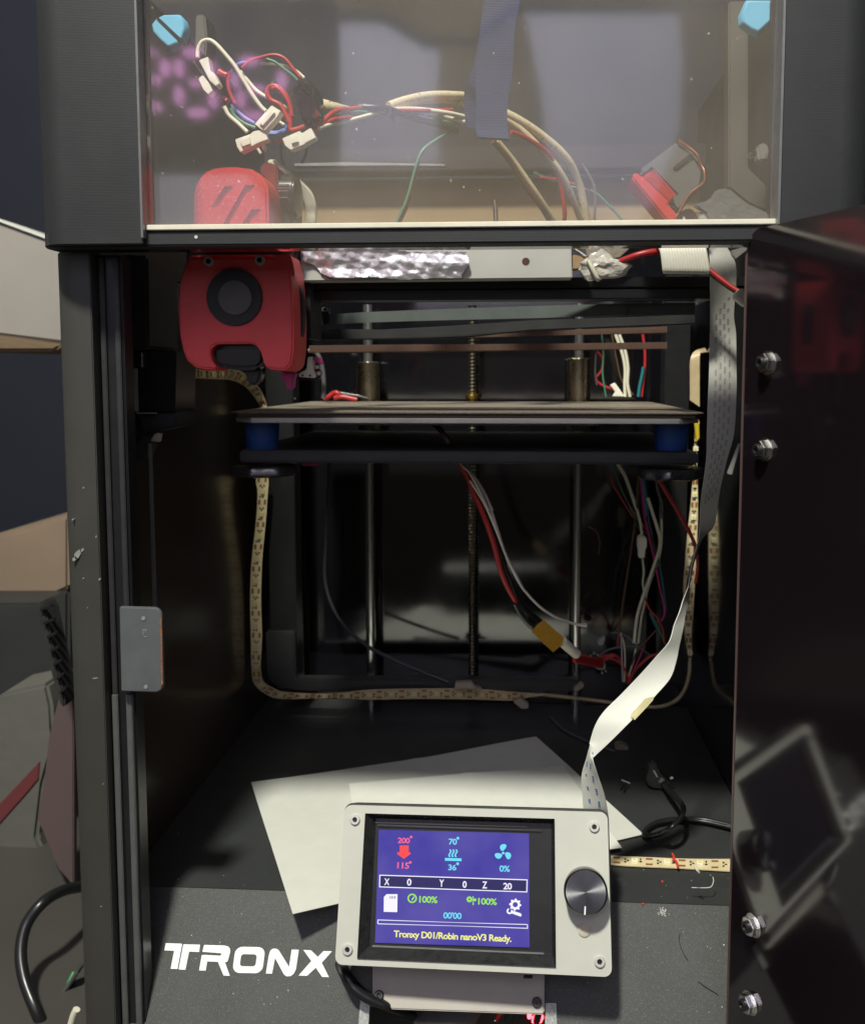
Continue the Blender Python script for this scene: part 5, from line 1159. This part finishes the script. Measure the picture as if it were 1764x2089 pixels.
# ================================================================== BEHIND AND LEFT
def bg(name, pts, Y, th, m, label, cat, cr=ID, bev=.003):
    o = ext(name, pts, Y, th, m, None, cr, bev=bev); return tag(o, label, cat)
M['beige_box'] = mat('greige_carton', (.29,.265,.235), .7, var=.06, vs=6)
bg('storage_box', [(-160,400),(0,450),(130,498),(130,700),(0,684),(-160,676)], .95, .3, M['beige_box'], 'large pale greige box standing behind the printer at upper left', 'box')
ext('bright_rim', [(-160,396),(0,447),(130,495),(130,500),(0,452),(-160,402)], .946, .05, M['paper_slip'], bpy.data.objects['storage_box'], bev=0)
bg('rolled_mat', [(-160,676),(0,684),(130,702),(110,716),(0,716),(-160,712)], .94, .2, mat('brown_cloth', (.16,.11,.06), .8, bump=.5, bs=60, bd=.003), 'brown mat edge squeezed under the pale greige box', 'mat')
bg('cardboard_box', [(-160,1135),(0,1090),(60,1078),(140,1050),(140,1200),(80,1228),(-160,1230)], .85, .3, mat('brown_cardboard', (.22,.16,.11), .75, var=.12, vs=9), 'brown cardboard box at left edge behind the pillar', 'box')
bg('dark_case', [(-160,1231),(80,1231),(140,1202),(140,1500),(100,1450),(0,1520),(-160,1640)], .80, .2, mat('dark_grey_case', (.028,.03,.028), .5, var=.2, vs=9), 'dark grey case below the cardboard box', 'case')
mb = bg('wire_tray', [(140,375),(165,372),(185,410),(215,560),(235,640),(262,760),(262,800),(245,790),(215,690),(185,560),(150,440)], .62, .02, mat('black_mesh_plastic', (.03,.03,.028), .5, var=.3, vs=150, bump=.5, bs=300), 'black ribbed tray edge sticking out behind the left pillar', 'tray', cW, .001)
for k in range(7):
    t = k/6; ext('tray_rib', [(160+80*t,395+340*t),(205+60*t,380+330*t),(210+60*t,392+330*t),(163+80*t,408+340*t)], .617, .004, M['frame_black'], mb, cW, bev=.0004)
bag = bg('carrier_bag', [(-160,1660),(0,1415),(95,1395),(105,1440),(110,1520),(88,1600),(75,1710),(140,1840),(140,2300),(-160,2300)], .72, .05, mat('grey_white_bag', (.12,.117,.10), .6, var=.1, vs=7, bump=.4, bs=22, bd=.004), 'greyish white carrier bag with a red band at lower left', 'bag')
ext('red_band', [(-160,1755),(0,1640),(80,1555),(78,1590),(60,1612),(0,1680),(-160,1795)], .7185, .002, mat('dull_red_band', (.14,.03,.033), .6), bag, bev=.0005)
bg('pink_folder', [(126,1400),(150,1400),(150,1810),(120,1775),(76,1672),(88,1605),(100,1500)], .66, .006, mat('dusty_pink_card', (.10,.068,.067), .7, var=.06, vs=9), 'dusty pink folder leaning between bag and printer', 'folder', bev=.0008)
o = wire('power_cord', cW, [(330,1530,.60),(260,1545,.58),(180,1590,.56),(110,1680,.55),(85,1790,.54),(100,1910,.53),(150,2040,.52),(200,2150,.52)], .0038, M['w_black'], None, n=14); tag(o, 'thick black power cord looping at the lower left', 'cord')
o = wire('green_wire', cW, [(300,1880,.56),(262,1960,.55),(225,2060,.54),(200,2150,.53)], .0014, mat('leaf_green_wire', (.03,.22,.06), .4), None); tag(o, 'thin green wire beside the power cord at the lower left', 'wire')
o = ext('metal_rail', [(195,2040),(310,1870),(318,1885),(205,2060),(110,2180),(90,2180)], .545, .01, M['alu'], None, cW, bev=.001); tag(o, 'bare metal rail lying behind the power cord at lower left', 'rail')
o = wire('twisted_cord', cW, [(312,2030,.50),(300,2055,.50),(290,2089,.50),(280,2130,.50)], .0022, M['w_white'], None); tag(o, 'short off-white cord end beside the left pillar foot', 'cord')

# ================================================================== IN FRONT OF THE PRINTER (seen mirrored in the window)
def mirror_pt(x, y, Yv, Yp=.3800):
    p = at(x, y, Yv); return Vector((p.x, 2*Yp-p.y, p.z))
ck = empty('digital_clock', mirror_pt(460,170,1.00), 'digital clock with glowing magenta digits, mirrored in the hood window', 'clock')
def seg(x, y, wx, wy, Yv=1.0):
    c = mirror_pt(*cA(x, y), Yv); e = mirror_pt(*cA(x+wx, y), Yv); f = mirror_pt(*cA(x, y+wy), Yv); a = abs(e.x-c.x)*.86; b = abs(f.z-c.z)*.86
    v = []; nn = 20
    P = [(c.x+a*math.cos(2*PI*i/nn), c.y, c.z+b*math.sin(2*PI*i/nn)) for i in range(nn)]
    v_, f_ = prism_vf(P, [(p[0], p[1]-.003, p[2]) for p in P]); mk('digit_segment', v_, f_, M['e_clock'], ck)
for s_ in ((700,250,70,32),(800,325,30,52),(740,385,50,30),(740,515,50,30),(868,325,28,55),(930,250,55,30),(868,460,28,55),(960,545,65,28),(1035,480,28,50),(1030,330,25,45),(950,400,40,22),(1210,290,60,26),(1140,385,26,45),(1372,385,30,50),(1170,480,28,50),(1250,430,50,22),(1230,560,70,26)): seg(*s_)
cc = mirror_pt(460,170,1.00); box('clock_case', (cc.x-.17,cc.y-.03,cc.z-.09), (cc.x+.12,cc.y-.0035,cc.z+.09), M['matte_black'], ck, bev=.004)
brown = mat('brown_silhouette', (.17,.125,.055), .85, var=.15, vs=5)  # brown cut-outs added to mirror as a person holding a phone
def silhouette(pts, Yv, label):
    P = [mirror_pt(x, y, Yv) for x, y in pts]; v_, f_ = prism_vf(P, [p-Vector((0,.015,0)) for p in P]); o = mk('silhouette', v_, f_, brown, None); tag(o, label, 'silhouette', 'silhouettes added in front of the printer for the window reflection')
silhouette([(250,-60),(600,-60),(545,120),(600,330),(560,420),(500,330),(440,120),(250,80)], 2.29, 'brown curtain added as the mirrored person, left of the hood window centre')
silhouette([(600,-60),(1600,-60),(1600,5),(1390,0),(1060,0),(960,80),(860,70),(780,20),(600,20)], 2.27, 'brown curtain added as the mirrored person, across the top')
silhouette([(900,40),(1070,30),(1100,180),(1110,300),(1160,400),(1240,460),(900,470),(890,200)], 2.29, 'brown curtain added as the mirrored person, behind the strap')
silhouette([(1385,-20),(1500,-60),(1620,-60),(1620,480),(1290,480),(1340,400),(1388,260),(1395,120)], 2.29, 'brown curtain added as the mirrored person, at the right of the hood window')
silhouette([(560,335),(900,335),(900,480),(560,480)], 2.28, 'brown curtain added as the mirrored person, low one over the extruder')
